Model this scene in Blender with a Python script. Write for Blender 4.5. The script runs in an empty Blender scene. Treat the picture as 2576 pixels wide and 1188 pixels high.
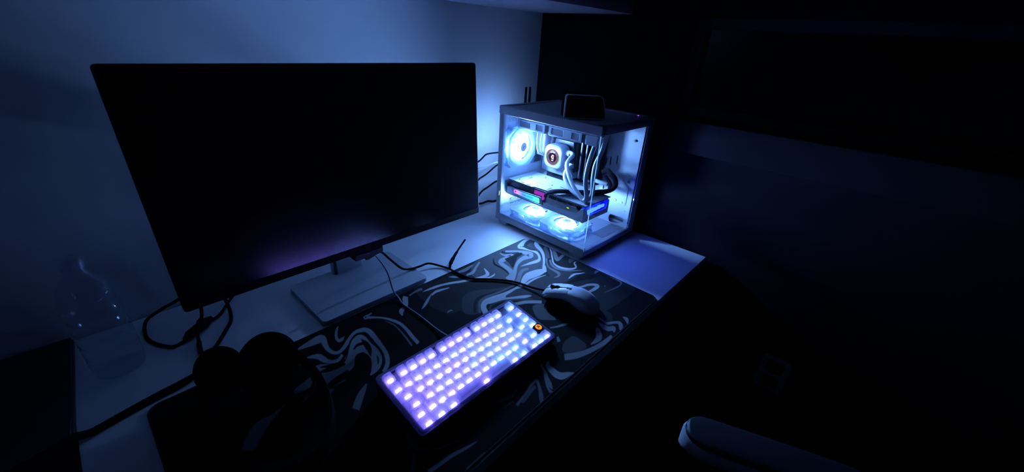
import bpy, bmesh, math, random
import numpy as np
from mathutils import Vector, Matrix, Euler
from mathutils.geometry import tessellate_polygon

random.seed(7)
PI = math.pi
SC = bpy.context.scene
COL = SC.collection
DESK_Z = 0.74            # everything below is written with the desk top at z = 0, then lifted by this

# ------------------------------------------------------------------ camera, world, exposure
cam_data = bpy.data.cameras.new('camera')
cam_data.sensor_width = 36.0
cam_data.lens = 1010.9 * 36.0 / 2576.0
cam_data.clip_start = 0.01
cam = bpy.data.objects.new('camera', cam_data)
COL.objects.link(cam)
cam.location = (0.0471, -0.2665, 0.5506 + DESK_Z)
cam.rotation_euler = Euler((1.1091, -0.0558, -0.8198), 'XYZ')
SC.camera = cam

world = bpy.data.worlds.new('night_room')
world.use_nodes = True
world.node_tree.nodes['Background'].inputs[0].default_value = (0.10, 0.12, 0.35, 1)
world.node_tree.nodes['Background'].inputs[1].default_value = 0.004
SC.world = world
SC.view_settings.view_transform = 'Standard'
SC.view_settings.look = 'None'
SC.view_settings.exposure = 0.18
SC.view_settings.gamma = 1.0
SC.view_settings.use_curve_mapping = False
SC.cycles.transparent_max_bounces = 24
SC.cycles.max_bounces = 10
SC.cycles.caustics_reflective = False
SC.cycles.caustics_refractive = False

FAN_S = 520.0      # light of the fans' LED rings
KEY_S = 23.0       # light of the key LEDs
COOL = (0.195, 0.43, 1.0)

# ------------------------------------------------------------------ materials
MATS = {}
def mat(name, col=(.8, .8, .8), rough=.5, metal=0., emit=None, es=0., spec=.5, coat=0.):
    if name in MATS: return MATS[name]
    m = bpy.data.materials.new(name); m.use_nodes = True
    b = m.node_tree.nodes['Principled BSDF']
    b.inputs['Base Color'].default_value = (*col, 1)
    b.inputs['Roughness'].default_value = rough
    b.inputs['Metallic'].default_value = metal
    b.inputs['Specular IOR Level'].default_value = spec
    b.inputs['Coat Weight'].default_value = coat
    if emit:
        b.inputs['Emission Color'].default_value = (*emit, 1)
        b.inputs['Emission Strength'].default_value = es
    MATS[name] = m
    return m

def bumpy(name, scale, strength, dist=.001, detail=4):
    m = MATS[name]; nt = m.node_tree; b = nt.nodes['Principled BSDF']
    tc = nt.nodes.new('ShaderNodeTexCoord'); n = nt.nodes.new('ShaderNodeTexNoise'); bp = nt.nodes.new('ShaderNodeBump')
    n.inputs['Scale'].default_value = scale; n.inputs['Detail'].default_value = detail
    bp.inputs['Strength'].default_value = strength; bp.inputs['Distance'].default_value = dist
    nt.links.new(tc.outputs['Object'], n.inputs['Vector']); nt.links.new(n.outputs['Fac'], bp.inputs['Height'])
    nt.links.new(bp.outputs['Normal'], b.inputs['Normal'])
    return m

def see_through(name, tint, clear, frost_col, frost_t=.5, gloss=.08, rough=.05, emit=None, es=0.):
    """clear plastic / glass: part lets light straight through, part scatters it, part mirrors it"""
    if name in MATS: return MATS[name]
    m = bpy.data.materials.new(name); m.use_nodes = True
    nt = m.node_tree; nt.nodes.clear()
    N = nt.nodes.new; L = nt.links.new
    out = N('ShaderNodeOutputMaterial')
    tr = N('ShaderNodeBsdfTransparent'); tr.inputs[0].default_value = (*tint, 1)
    df = N('ShaderNodeBsdfDiffuse'); df.inputs[0].default_value = (*frost_col, 1)
    tl = N('ShaderNodeBsdfTranslucent'); tl.inputs[0].default_value = (*frost_col, 1)
    mx = N('ShaderNodeMixShader'); mx.inputs[0].default_value = frost_t
    L(df.outputs[0], mx.inputs[1]); L(tl.outputs[0], mx.inputs[2])
    m2 = N('ShaderNodeMixShader'); m2.inputs[0].default_value = clear
    L(mx.outputs[0], m2.inputs[1]); L(tr.outputs[0], m2.inputs[2])
    gl = N('ShaderNodeBsdfGlossy'); gl.inputs['Roughness'].default_value = rough; gl.inputs[0].default_value = (1, 1, 1, 1)
    # mirror share after Schlick, the same from both faces
    lw = N('ShaderNodeLayerWeight'); lw.inputs[0].default_value = .5
    pw = N('ShaderNodeMath'); pw.operation = 'POWER'; pw.inputs[1].default_value = 5
    ma = N('ShaderNodeMath'); ma.operation = 'MULTIPLY_ADD'; ma.inputs[1].default_value = .9; ma.inputs[2].default_value = gloss * .5
    L(lw.outputs['Facing'], pw.inputs[0]); L(pw.outputs[0], ma.inputs[0])
    m3 = N('ShaderNodeMixShader')
    L(ma.outputs[0], m3.inputs[0]); L(m2.outputs[0], m3.inputs[1]); L(gl.outputs[0], m3.inputs[2])
    last = m3
    if emit:
        em = N('ShaderNodeEmission'); em.inputs[0].default_value = (*emit, 1); em.inputs[1].default_value = es
        ad = N('ShaderNodeAddShader'); L(m3.outputs[0], ad.inputs[0]); L(em.outputs[0], ad.inputs[1]); last = ad
    L(last.outputs[0], out.inputs[0])
    MATS[name] = m
    return m

def glow(name, col, s):
    if name in MATS: return MATS[name]
    m = bpy.data.materials.new(name); m.use_nodes = True
    nt = m.node_tree; nt.nodes.clear()
    out = nt.nodes.new('ShaderNodeOutputMaterial'); em = nt.nodes.new('ShaderNodeEmission')
    em.inputs[0].default_value = (*col, 1); em.inputs[1].default_value = s
    nt.links.new(em.outputs[0], out.inputs[0]); MATS[name] = m
    return m

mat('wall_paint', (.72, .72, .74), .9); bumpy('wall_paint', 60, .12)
mat('wall_paint_shaded', (.016, .015, .020), .95, spec=.0); bumpy('wall_paint_shaded', 60, .12)  # wall paint with the shade of the unlit side put into its colour
mat('ceiling_paint', (.25, .25, .27), .95)
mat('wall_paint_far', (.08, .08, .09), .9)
mat('floor_board', (.05, .045, .05), .6)
mat('desk_white', (.84, .84, .86), .42); bumpy('desk_white', 400, .03, .0003)
mat('shelf_white', (.82, .80, .86), .55)
mat('case_white', (.46, .47, .51), .42)
mat('case_top', (.45, .46, .52), .5)
mat('steel_white', (.42, .43, .47), .5)
mat('plastic_black', (.012, .012, .015), .42)
mat('plastic_dark', (.03, .03, .04), .5)
mat('rubber_black', (.005, .005, .007), .75, spec=.12)
mat('fabric_black', (.006, .006, .008), .95, spec=.1)
mat('headset_black', (.004, .004, .005), .8, spec=.1)
mat('screen_black', (.003, .003, .005), .20, spec=.8)
mat('bezel_black', (.008, .008, .010), .6, spec=.15)
mat('stand_white', (.55, .56, .6), .5)
mat('cable_grey', (.35, .36, .42), .5)
mat('cable_white', (.7, .7, .74), .5)
mat('mouse_white', (.62, .63, .66), .38)
mat('tube_white', (.34, .37, .42), .45)
mat('pump_white', (.24, .27, .32), .4)
mat('pcb_black', (.010, .011, .016), .5)
mat('metal_grey', (.35, .36, .4), .35, .6)
mat('gpu_white', (.40, .42, .47), .42)
mat('gpu_plate', (.24, .26, .30), .45)
mat('gpu_grey', (.20, .21, .25), .45)
mat('gpu_dark', (.02, .02, .03), .35)
mat('slot_dark', (.01, .012, .03), .8)
mat('armrest_grey', (.42, .43, .5), .55)
mat('rim_pale', (.7, .7, .74), .5)
mat('stitch', (.02, .02, .025), .9)
mat('legend_dark', (.02, .02, .05), .6)
mat('hub_grey', (.50, .50, .62), .5)
see_through('clear_glass', (.95, .975, 1.0), 1.0, (.5, .5, .5), .5, .07, .01)
see_through('key_clear', (.94, .95, 1.0), .60, (.78, .78, .9), .6, .07, .15)
see_through('switch_clear', (.9, .92, 1.0), .35, (.8, .8, .92), .6, .07, .2)
see_through('case_frost', (.9, .92, 1.0), .12, (.38, .36, .56), .5, .07, .25)
see_through('fan_frost', (.85, .93, 1.0), .60, (.26, .32, .42), .6, .06, .2)
see_through('fan_plate', (.85, .94, 1.0), .35, (.22, .28, .38), .6, .04, .25, emit=(.16, .46, 1.0), es=.35)
see_through('edge_frost', (.9, 1., .95), .2, (.8, .9, .85), .6, .05, .2)
see_through('bottle_clear', (.93, .95, .98), .93, (.5, .5, .55), .5, .08, .05)
glow('fan_led', COOL, FAN_S * .85)
glow('fan_led_rear', COOL, FAN_S * 1.5)
glow('fan_led_back', COOL, 46.0)
glow('gpu_blue', (.0016, .006, 1.0), 85.0)
glow('connector_pink', (.62, .06, .80), .55)
glow('led_purple', (.22, .06, 1.0), 2.5)
glow('led_green', (.35, .8, .05), 1.3)
glow('digit_white', (1, .85, .85), 3.0)
glow('badge_orange', (1.0, .28, .03), 1.1)
for i, c in enumerate([(.26, .19, 1.0), (.23, .21, 1.0), (.20, .27, 1.0), (.17, .36, 1.0)]):
    glow('key_led_%d' % i, c, KEY_S)

# ------------------------------------------------------------------ mesh helpers
class MB:
    def __init__(s): s.v = []; s.f = []; s.mi = []; s.cur = 0
    def add(s, vs, fs, M=None):
        o = len(s.v)
        if M is not None: vs = [M @ Vector(p) for p in vs]
        s.v += [tuple(p) for p in vs]
        s.f += [tuple(i + o for i in f) for f in fs]; s.mi += [s.cur] * len(fs)
        return s
    def box(s, a, b, M=None, r=0., seg=2):
        if r > 0:
            bm = bmesh.new(); bmesh.ops.create_cube(bm, size=1)
            c = [(a[i] + b[i]) / 2 for i in range(3)]; d = [abs(b[i] - a[i]) for i in range(3)]
            for v in bm.verts: v.co = Vector([c[i] + v.co[i] * d[i] for i in range(3)])
            bmesh.ops.bevel(bm, geom=bm.edges[:], offset=min(r, min(d) * .49), segments=seg, affect='EDGES', profile=.5)
            bm.verts.index_update()
            vs = [v.co.copy() for v in bm.verts]; fs = [[v.index for v in f.verts] for f in bm.faces]; bm.free()
            return s.add(vs, fs, M)
        x0, y0, z0 = a; x1, y1, z1 = b
        return s.add([(x0, y0, z0), (x1, y0, z0), (x1, y1, z0), (x0, y1, z0), (x0, y0, z1), (x1, y0, z1), (x1, y1, z1), (x0, y1, z1)],
                     [(0, 3, 2, 1), (4, 5, 6, 7), (0, 1, 5, 4), (1, 2, 6, 5), (2, 3, 7, 6), (3, 0, 4, 7)], M)
    def rings(s, rs, cap0=True, cap1=True, closed=False, M=None):
        n = len(rs[0]); vs = [p for r in rs for p in r]; fs = []
        m = len(rs)
        for i in range(m if closed else m - 1):
            for j in range(n):
                a = i * n + j; b = i * n + (j + 1) % n; k = ((i + 1) % m) * n
                fs.append((a, b, k + (j + 1) % n, k + j))
        if not closed:
            if cap0: fs.append(tuple(range(n))[::-1])
            if cap1: fs.append(tuple((m - 1) * n + j for j in range(n)))
        return s.add(vs, fs, M)
    def lathe(s, prof, n=32, M=None, cap0=True, cap1=True, closed=False):
        return s.rings([[(r * math.cos(2 * PI * j / n), r * math.sin(2 * PI * j / n), z) for j in range(n)] for r, z in prof], cap0, cap1, closed, M)
    def cyl(s, p0, p1, r0, r1=None, n=16, M=None):
        return s.tube([p0, p1], [r0, r0 if r1 is None else r1], n, M)
    def tube(s, path, r, n=10, M=None, flat=1.0, up=None):
        P = [Vector(p) for p in path]; rs = []
        if not isinstance(r, (list, tuple)): r = [r] * len(P)
        ref = Vector(up) if up else Vector((0, 0, 1))
        for i, p in enumerate(P):
            t = (P[min(i + 1, len(P) - 1)] - P[max(i - 1, 0)]).normalized()
            a = ref - t * ref.dot(t)
            if a.length < 1e-4: a = Vector((1, 0, 0)) - t * t.x
            a.normalize(); ref = a if not up else ref
            b = t.cross(a)
            rs.append([p + (a * math.cos(2 * PI * j / n) * flat + b * math.sin(2 * PI * j / n)) * r[i] for j in range(n)])
        return s.rings(rs, M=M)
    def prism(s, poly, z0, z1, M=None, holes=()):
        loops = [list(poly)] + [list(h) for h in holes]
        flat = [p for l in loops for p in l]; n = len(flat)
        tris = tessellate_polygon([[Vector((x, y, 0)) for x, y in l] for l in loops])
        vs = [(x, y, z0) for x, y in flat] + [(x, y, z1) for x, y in flat]
        fs = [tuple(t)[::-1] for t in tris] + [tuple(i + n for i in t) for t in tris]
        o = 0
        for l in loops:
            k = len(l)
            for j in range(k):
                a = o + j; b = o + (j + 1) % k
                fs.append((a, b, b + n, a + n))
            o += k
        return s.add(vs, fs, M)
    def ball(s, c, r, n=12, sc=(1, 1, 1), M=None):
        pr = [(max(1e-5, r * math.sin(PI * i / n)), -r * math.cos(PI * i / n)) for i in range(n + 1)]
        T = Matrix.Translation(c) @ Matrix.Diagonal((*sc, 1))
        return s.lathe(pr, n * 2, (M @ T) if M is not None else T)
    def build(s, name, m, parent=None, angle=35, bevel=0, **props):
        me = bpy.data.meshes.new(name)
        me.from_pydata(s.v, [], s.f)
        bm = bmesh.new(); bm.from_mesh(me)
        bmesh.ops.recalc_face_normals(bm, faces=bm.faces[:])
        bm.to_mesh(me); bm.free()
        ms = m if isinstance(m, (list, tuple)) else [m]
        for q in ms: me.materials.append(MATS[q])
        if len(ms) > 1: me.polygons.foreach_set('material_index', s.mi)
        me.polygons.foreach_set('use_smooth', [True] * len(me.polygons))
        me.set_sharp_from_angle(angle=math.radians(angle))
        o = bpy.data.objects.new(name, me); COL.objects.link(o)
        if parent is not None: o.parent = parent
        if bevel:
            b = o.modifiers.new('bevel', 'BEVEL'); b.width = bevel; b.segments = 2; b.limit_method = 'ANGLE'; b.angle_limit = math.radians(40)
        for k, val in props.items(): o[k] = val
        return o

def empty(name, loc=(0, 0, 0), rot=(0, 0, 0), parent=None):
    o = bpy.data.objects.new(name, None); COL.objects.link(o)
    o.location = loc; o.rotation_euler = rot; o.empty_display_size = .05
    if parent is not None: o.parent = parent
    return o
def thing(name, label, cat, loc=(0, 0, 0), rotz=0., group=None):
    o = empty(name, loc, (0, 0, rotz)); tag(o, label, cat, group); return o
def tag(o, label, cat, group=None):
    o['label'] = label; o['category'] = cat
    if group: o['group'] = group
    return o
def struct(o): o['kind'] = 'structure'; return o
def cr(pts, n=8):
    P = [Vector(p) for p in pts]; out = []
    for i in range(len(P) - 1):
        a = P[max(i - 1, 0)]; b = P[i]; c = P[i + 1]; e = P[min(i + 2, len(P) - 1)]
        for k in range(n):
            t = k / n
            out.append(.5 * ((2 * b) + (c - a) * t + (2 * a - 5 * b + 4 * c - e) * t * t + (3 * b - a - 3 * c + e) * t ** 3))
    out.append(P[-1]); return out
def rrect(x0, y0, x1, y1, r, n=5):
    pts = []
    for cx, cy, a0 in ((x1 - r, y1 - r, 0), (x0 + r, y1 - r, 90), (x0 + r, y0 + r, 180), (x1 - r, y0 + r, 270)):
        for k in range(n + 1):
            a = math.radians(a0 + 90 * k / n); pts.append((cx + r * math.cos(a), cy + r * math.sin(a)))
    return pts
def circ(cx, cy, r, n=24, a0=0.): return [(cx + r * math.cos(a0 + 2 * PI * k / n), cy + r * math.sin(a0 + 2 * PI * k / n)) for k in range(n)]
# maps (x, y, z) of a flat drawing to planes of the room: drawing x, y -> world, thickness -> third axis
YZ = Matrix(((0, 0, 1, 0), (1, 0, 0, 0), (0, 1, 0, 0), (0, 0, 0, 1)))      # drawing (y, z), thickness x
XZ = Matrix(((1, 0, 0, 0), (0, 0, 1, 0), (0, 1, 0, 0), (0, 0, 0, 1)))      # drawing (x, z), thickness y
def lettering(txt, size, name, m, parent, M, depth=.0002, align='CENTER'):
    cu = bpy.data.curves.new(name, 'FONT'); cu.body = txt; cu.size = size; cu.extrude = depth
    cu.align_x = align; cu.align_y = 'CENTER'; cu.resolution_u = 2
    tmp = bpy.data.objects.new(name + '_tmp', cu); COL.objects.link(tmp)
    dg = bpy.context.evaluated_depsgraph_get(); dg.update()
    me = bpy.data.meshes.new_from_object(tmp.evaluated_get(dg))
    bpy.data.objects.remove(tmp); bpy.data.curves.remove(cu)
    me.name = name; me.materials.clear(); me.materials.append(MATS[m])
    o = bpy.data.objects.new(name, me); COL.objects.link(o)
    if parent is not None: o.parent = parent
    o.matrix_local = M
    return o

# ------------------------------------------------------------------ the room
XW, YW = 1.232, 0.705
struct(MB().box((-2.6, YW, -.74), (XW + .12, YW + .12, 1.76)).build('wall_back', 'wall_paint'))
# right wall with the window opening
WY0, WY1, WZ0, WZ1 = -1.45, .207, .374, .622
wall = MB().prism([(YW, -.74), (YW, 1.76), (-2.2, 1.76), (-2.2, -.74)], XW, XW + .12, YZ, holes=[[(WY0, WZ0), (WY0, WZ1), (WY1, WZ1), (WY1, WZ0)]])
struct(wall.build('wall_right', 'wall_paint_shaded'))
win = empty('window_1', (XW + .05, (WY0 + WY1) / 2, WZ0)); struct(win)
wy0, wy1 = WY0 - (WY0 + WY1) / 2, WY1 - (WY0 + WY1) / 2; wh = WZ1 - WZ0
MB().prism([(wy0, 0), (wy1, 0), (wy1, wh), (wy0, wh)], 0, .05, YZ, holes=[[(wy0 + .03, .025), (-.02, .025), (-.02, wh - .025), (wy0 + .03, wh - .025)],
     [(.02, .025), (wy1 - .03, .025), (wy1 - .03, wh - .025), (.02, wh - .025)]]).build('window_frame', 'plastic_dark', win)
MB().box((.018, wy0 + .02, .015), (.028, wy1 - .02, wh - .015)).build('window_pane', 'screen_black', win)
struct(MB().box((XW - .022, WY0 - .05, WZ0 - .092), (XW + .05, WY1 + .02, WZ0 - .004), r=.004).build('trim_1', 'wall_paint_shaded'))
struct(MB().box((XW - .012, WY0 - .05, WZ1 + .004), (XW + .004, WY1 + .02, WZ1 + .05), r=.003).build('trim_2', 'wall_paint_shaded'))
struct(MB().box((-2.6, -2.2, -.78), (XW + .12, YW + .12, -.74)).build('floor', 'floor_board'))
struct(MB().box((-2.6, -2.2, 1.76), (XW + .12, YW + .12, 1.8)).build('ceiling', 'ceiling_paint'))
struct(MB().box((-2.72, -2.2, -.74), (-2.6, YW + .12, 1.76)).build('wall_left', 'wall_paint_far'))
struct(MB().box((-2.6, YW - .012, -.74), (XW, YW, -.66)).build('baseboard_back', 'shelf_white'))

sh = thing('wall_shelf', 'white wall shelf above the lit back wall at the top of the photo', 'shelf', (.62, YW, .625))
MB().box((-.62, -.332, 0), (XW - .62 - .002, -.001, .032), r=.0015).build('board', 'shelf_white', sh)
for bx in (-.4, .45): MB().box((bx, -.2, .03), (bx + .02, -.002, .12), r=.002).build('bracket', 'shelf_white', sh)

so = thing('wall_socket', 'dim double wall socket on the dark right wall beyond the desk', 'socket', (XW, -.262, -.283))
Rk = Matrix.Rotation(math.radians(0), 4, 'X')
MB().prism(rrect(-.036, -.055, .036, .055, .008), -.009, -.0005, YZ).build('cover_plate', 'armrest_grey', so)
for dz in (-.026, .026):
    MB().prism(rrect(-.022, dz - .019, .022, dz + .019, .008), -.0115, -.0085, YZ).build('outlet', 'plastic_black', so)

# ------------------------------------------------------------------ desk
dk = thing('desk', 'long white desk top carrying the monitor, the lit computer and the mat', 'desk', (.57, .35, -.74))
MB().prism(rrect(-.645, -.353, .644, .352, .004, 3), .715, .74).build('desk_top', 'desk_white', dk, bevel=.0012)
for lx in (-.60, .58):
    for ly in (-.31, .29):
        MB().box((lx - .02, ly - .02, 0), (lx + .02, ly + .02, .715), r=.003).build('leg', 'metal_grey', dk)
MB().box((-.58, .28, .64), (.56, .30, .712)).build('cross_rail', 'metal_grey', dk)
MAT_SWIRLS = [
(0.026,"9015,4324 9193,3950 9111,3422 9027,2854 9058,2185 9080,1497 8988,1049 8690,931 8298,1001 7993,1139 7880,1353 7837,1645 7694,1874 7344,1932 6923,1918 6597,1979 6461,2206 6394,2515 6211,2763 5773,2829 5261,2825 4913,2933 4789,3301 4792,3813 4872,4204 5019,4297 5248,4231 5545,4174 5926,4190 6398,4219 6936,4248 7618,4329 8407,4416"),
(0.11,"6936,4248 7224,4280 7574,4286 7911,4299 8214,4349 8499,4407 8730,4427 8896,4402 8997,4335 9007,4188 8907,3929 8725,3609 8508,3309 8262,3020 7990,2754 7721,2596 7446,2570 7166,2635 6916,2770 6682,3009 6468,3323 6332,3589 6313,3753 6377,3868 6474,3972 6586,4080 6735,4176"),
(0.06,"8233,2959 8097,2837 7922,2636 7809,2452 7792,2297 7830,2152 7908,2047 8060,1989 8257,1970 8389,1998 8386,2096 8313,2243 8255,2384 8247,2504 8255,2618 8260,2722 8269,2837 8274,2941"),
(0.11,"7831,3458 7977,3362 8102,3186 8160,3023 8125,2889 8026,2769 7896,2704 7730,2732 7534,2811 7355,2859 7203,2831 7067,2775 6963,2745 6879,2760 6822,2800 6834,2862 6954,2957 7149,3080 7344,3196 7513,3314 7679,3424"),
(0.06,"7010,2523 7178,2563 7411,2590 7627,2552 7816,2385 7979,2152 8042,1988 7949,1957 7760,1994 7581,2036 7443,2061 7312,2092 7196,2138 7088,2211 6992,2299 6934,2376 6915,2436 6934,2486"),
(0.06,"5554,3200 5636,3234 5737,3262 5861,3249 6022,3164 6207,3036 6373,2926 6548,2846 6704,2785 6720,2756 6494,2798 6140,2871 5841,2884 5659,2768 5525,2602 5414,2507 5302,2536 5208,2630 5167,2735 5215,2851 5320,2983 5415,3090 5464,3148 5500,3177"),
(0.021,"6555,2773 6483,2797 6381,2831 6269,2867 6166,2898 6074,2926 5983,2954 5895,2974 5812,2980 5737,2967 5670,2938 5610,2899 5550,2852 5483,2787 5414,2710 5356,2640 5316,2594 5368,2554 5408,2600 5465,2668 5528,2738 5584,2791 5631,2827 5673,2854 5715,2872 5769,2881 5840,2878 5924,2862 6016,2839 6111,2817 6217,2793 6335,2767 6442,2742 6518,2724"),
(0.144,"6818,2754 6728,2765 6600,2780 6460,2798 6334,2815 6220,2836 6106,2860 5999,2880 5903,2886 5823,2877 5755,2857 5692,2824 5628,2779 5559,2713 5492,2634 5436,2562 5398,2514 5446,2486 5484,2534 5539,2604 5600,2675 5655,2727 5702,2759 5746,2782 5797,2796 5865,2804 5954,2801 6059,2785 6174,2765 6292,2749 6424,2739 6569,2731 6702,2724 6796,2719"),
(0.021,"5121,3622 5207,3650 5309,3645 5402,3610 5490,3537 5567,3433 5590,3330 5520,3223 5400,3120 5304,3063 5265,3078 5247,3137 5213,3198 5134,3245 5040,3295 4986,3356 4998,3446 5052,3549"),
(0.11,"6480,1879 6586,1867 6691,1792 6745,1713 6708,1653 6621,1590 6550,1515 6525,1403 6516,1280 6494,1206 6448,1214 6390,1269 6336,1330 6279,1380 6227,1437 6216,1512 6274,1637 6376,1786"),
(0.06,"5986,642 6090,659 6206,659 6293,640 6331,601 6338,544 6331,480 6319,399 6294,312 6248,255 6168,245 6069,263 5978,297 5891,352 5812,422 5777,488 5812,547 5893,603"),
(0.026,"7615,940 7692,966 7740,954 7753,918 7711,857 7635,774 7578,690 7573,606 7585,521 7567,450 7487,389 7380,343 7298,342 7248,410 7219,522 7238,635 7336,745 7487,859"),
(0.026,"8468,1927 8687,1731 8879,1371 9005,1058 9069,857 9071,700 8976,593 8749,547 8439,548 8135,568 7809,588 7489,624 7314,709 7363,878 7555,1108 7774,1338 7988,1586 8232,1834"),
(0.11,"7505,4207 7471,4202 7420,4195 7359,4184 7296,4166 7233,4142 7165,4113 7091,4074 7016,4020 6950,3952 6898,3882 6856,3812 6820,3738 6788,3659 6761,3579 6738,3503 6720,3431 6704,3353 6692,3270 6683,3196 6677,3145 7022,3298 7029,3350 7038,3426 7048,3510 7053,3587 7050,3654 7040,3713 7032,3763 7030,3805 7038,3845 7049,3881 7062,3909 7075,3928 7100,3950 7144,3976 7199,4001 7252,4024 7302,4042 7356,4057 7405,4068 7442,4076"),
(0.24,"7690,3055 7664,3069 7626,3091 7579,3111 7527,3122 7473,3119 7419,3107 7362,3086 7299,3057 7225,3014 7149,2963 7080,2917 7029,2885 6994,2867 6963,2854 6935,2844 6912,2836 6888,2709 6909,2716 6943,2727 6989,2746 7047,2776 7113,2818 7185,2867 7253,2913 7309,2948 7352,2971 7389,2989 7422,3001 7455,3009 7497,3009 7546,3001 7591,2990 7623,2982"),
(0.38,"7662,4101 7659,4067 7655,4018 7655,3962 7665,3908 7698,3858 7744,3808 7780,3767 7786,3785 7868,3868 7817,3868 7744,3870 7679,3872 7625,3876 7570,3884 7515,3889 7463,3886 7415,3874 7359,3849 7286,3787 7245,3721 7226,3665 7217,3608 7209,3551 7198,3494 7184,3431 7170,3365 7153,3304 7133,3256 7111,3218 7090,3189 7074,3174 7067,3172 7039,3162 6982,3145 6918,3129 6872,3117 6813,2898 6859,2914 6930,2940 7017,2975 7108,3027 7187,3096 7241,3165 7277,3230 7305,3294 7325,3363 7336,3434 7345,3500 7354,3562 7363,3621 7370,3679 7379,3724 7388,3748 7382,3735 7349,3705 7343,3697 7363,3699 7399,3702 7449,3702 7508,3702 7568,3703 7635,3704 7712,3705 7787,3711 7934,3818 7911,3888 7851,3914 7786,3943 7741,3972 7719,4007 7707,4050 7701,4092 7697,4122"),
(0.38,"7827,4040 7860,4009 7909,3965 7961,3914 8007,3863 8047,3813 8085,3760 8118,3706 8140,3653 8150,3596 8150,3536 8146,3482 8141,3441 8140,3417 8148,3430 8257,3534 8301,3545 8261,3545 8190,3555 8107,3566 8023,3569 7943,3560 7866,3544 7790,3522 7716,3495 7643,3461 7574,3421 7510,3381 7445,3340 7379,3298 7314,3256 7252,3217 7191,3183 7116,3145 7030,3103 6951,3066 6896,3040 6918,2857 6971,2892 7049,2944 7138,3003 7221,3061 7293,3117 7355,3170 7411,3217 7466,3257 7524,3293 7579,3324 7632,3348 7683,3367 7739,3383 7797,3396 7854,3403 7909,3404 7967,3393 8032,3371 8097,3349 8158,3337 8259,3362 8396,3496 8411,3554 8409,3591 8396,3631 8373,3678 8341,3727 8305,3776 8264,3823 8217,3870 8167,3917 8117,3962 8061,4007 8002,4053 7948,4093 7911,4121"),
(0.018,"7923,3784 7985,3787 8031,3791 8071,3787 8113,3771 8148,3746 8168,3722 8168,3701 8153,3680 8126,3663 8086,3650 8034,3641 7986,3635 7946,3633 7910,3633 7871,3624 7831,3599 7789,3567 7744,3535 7697,3510 7647,3486 7589,3458 7509,3407 7422,3353 7373,3339 7389,3394 7442,3491 7487,3583 7506,3658 7516,3726 7532,3776 7555,3797 7584,3799 7633,3797 7720,3794 7829,3788"),
(0.008,"7346,4032 7315,4005 7269,3967 7220,3923 7179,3881 7151,3846 7130,3812 7115,3775 7106,3732 7104,3677 7108,3615 7113,3552 7114,3494 7111,3440 7106,3387 7098,3337 7090,3293 7080,3254 7066,3217 7053,3185 7044,3162 7061,3163 7076,3187 7097,3221 7121,3263 7139,3310 7152,3359 7160,3412 7167,3467 7172,3525 7174,3587 7174,3654 7174,3716 7178,3767 7185,3801 7193,3822 7203,3840 7219,3866 7248,3903 7287,3948 7327,3991 7355,4022"),
(0.016,"7749,4113 7752,4098 7756,4076 7765,4048 7781,4019 7808,3986 7842,3949 7881,3911 7921,3877 7967,3846 8018,3816 8065,3790 8098,3772 8131,3805 8101,3825 8057,3854 8010,3888 7967,3921 7928,3955 7889,3992 7855,4027 7830,4060 7819,4089 7817,4116 7818,4140 7819,4158"),
(0.62,"9121,4177 9099,4187 9067,4202 9024,4218 8970,4227 8911,4227 8851,4223 8791,4214 8730,4201 8651,4181 8553,4154 8454,4119 8349,4059 8287,3957 8302,3913 8327,3876 8350,3835 8372,3786 8400,3730 8425,3672 8441,3616 8449,3561 8452,3506 8448,3452 8437,3404 8416,3359 8386,3314 8351,3271 8316,3235 8284,3208 8261,3193 8247,3188 8223,3185 8180,3185 8122,3194 8053,3207 7976,3218 7879,3227 7769,3236 7667,3244 7597,3250 7590,3240 7645,3217 7726,3184 7815,3150 7894,3122 7960,3100 8024,3080 8087,3067 8153,3066 8223,3086 8290,3124 8340,3168 8381,3210 8425,3257 8471,3313 8512,3375 8543,3439 8558,3501 8564,3564 8561,3625 8552,3685 8532,3745 8502,3804 8473,3859 8453,3910 8436,3957 8422,3999 8422,4024 8392,3982 8392,3970 8453,3972 8532,3974 8611,3984 8683,4003 8747,4026 8803,4047 8848,4059 8886,4060 8924,4054 8958,4044 8983,4037"),
(0.06,"9114,4051 9079,4067 9029,4091 8965,4113 8890,4119 8805,4104 8711,4076 8613,4031 8509,3947 8464,3857 8459,3788 8467,3725 8479,3671 8500,3623 8530,3579 8560,3544 8580,3519 8630,3553 8624,3588 8616,3638 8609,3694 8607,3748 8605,3806 8604,3867 8611,3918 8613,3926 8610,3918 8656,3933 8720,3947 8775,3955 8825,3953 8883,3941 8937,3925 8977,3914"),
(0.62,"9101,3857 9092,3875 9077,3903 9048,3928 8972,3922 8874,3860 8816,3802 8774,3747 8736,3688 8705,3624 8680,3557 8657,3495 8631,3440 8599,3388 8563,3336 8523,3285 8479,3233 8428,3179 8371,3124 8311,3069 8249,3016 8186,2965 8118,2914 8053,2867 7991,2824 7938,2784 7901,2756 7899,2760 7910,2773 7892,2786 7856,2808 7806,2835 7748,2858 7683,2876 7608,2893 7529,2907 7448,2911 7370,2902 7298,2880 7242,2856 7193,2832 7135,2800 7077,2763 7028,2731 6996,2709 6992,2606 7025,2613 7070,2623 7117,2633 7161,2641 7203,2651 7235,2658 7259,2661 7288,2661 7336,2654 7399,2638 7470,2621 7539,2610 7606,2603 7676,2599 7751,2600 7832,2613 7923,2654 7983,2709 8010,2746 8040,2778 8091,2819 8156,2868 8227,2921 8297,2975 8364,3030 8433,3087 8502,3147 8566,3208 8625,3269 8678,3331 8728,3393 8776,3460 8821,3534 8860,3607 8894,3672 8922,3720 8948,3756 8969,3784 8973,3791 8935,3772 8921,3775 8952,3781 8990,3781 9018,3780"),
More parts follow.
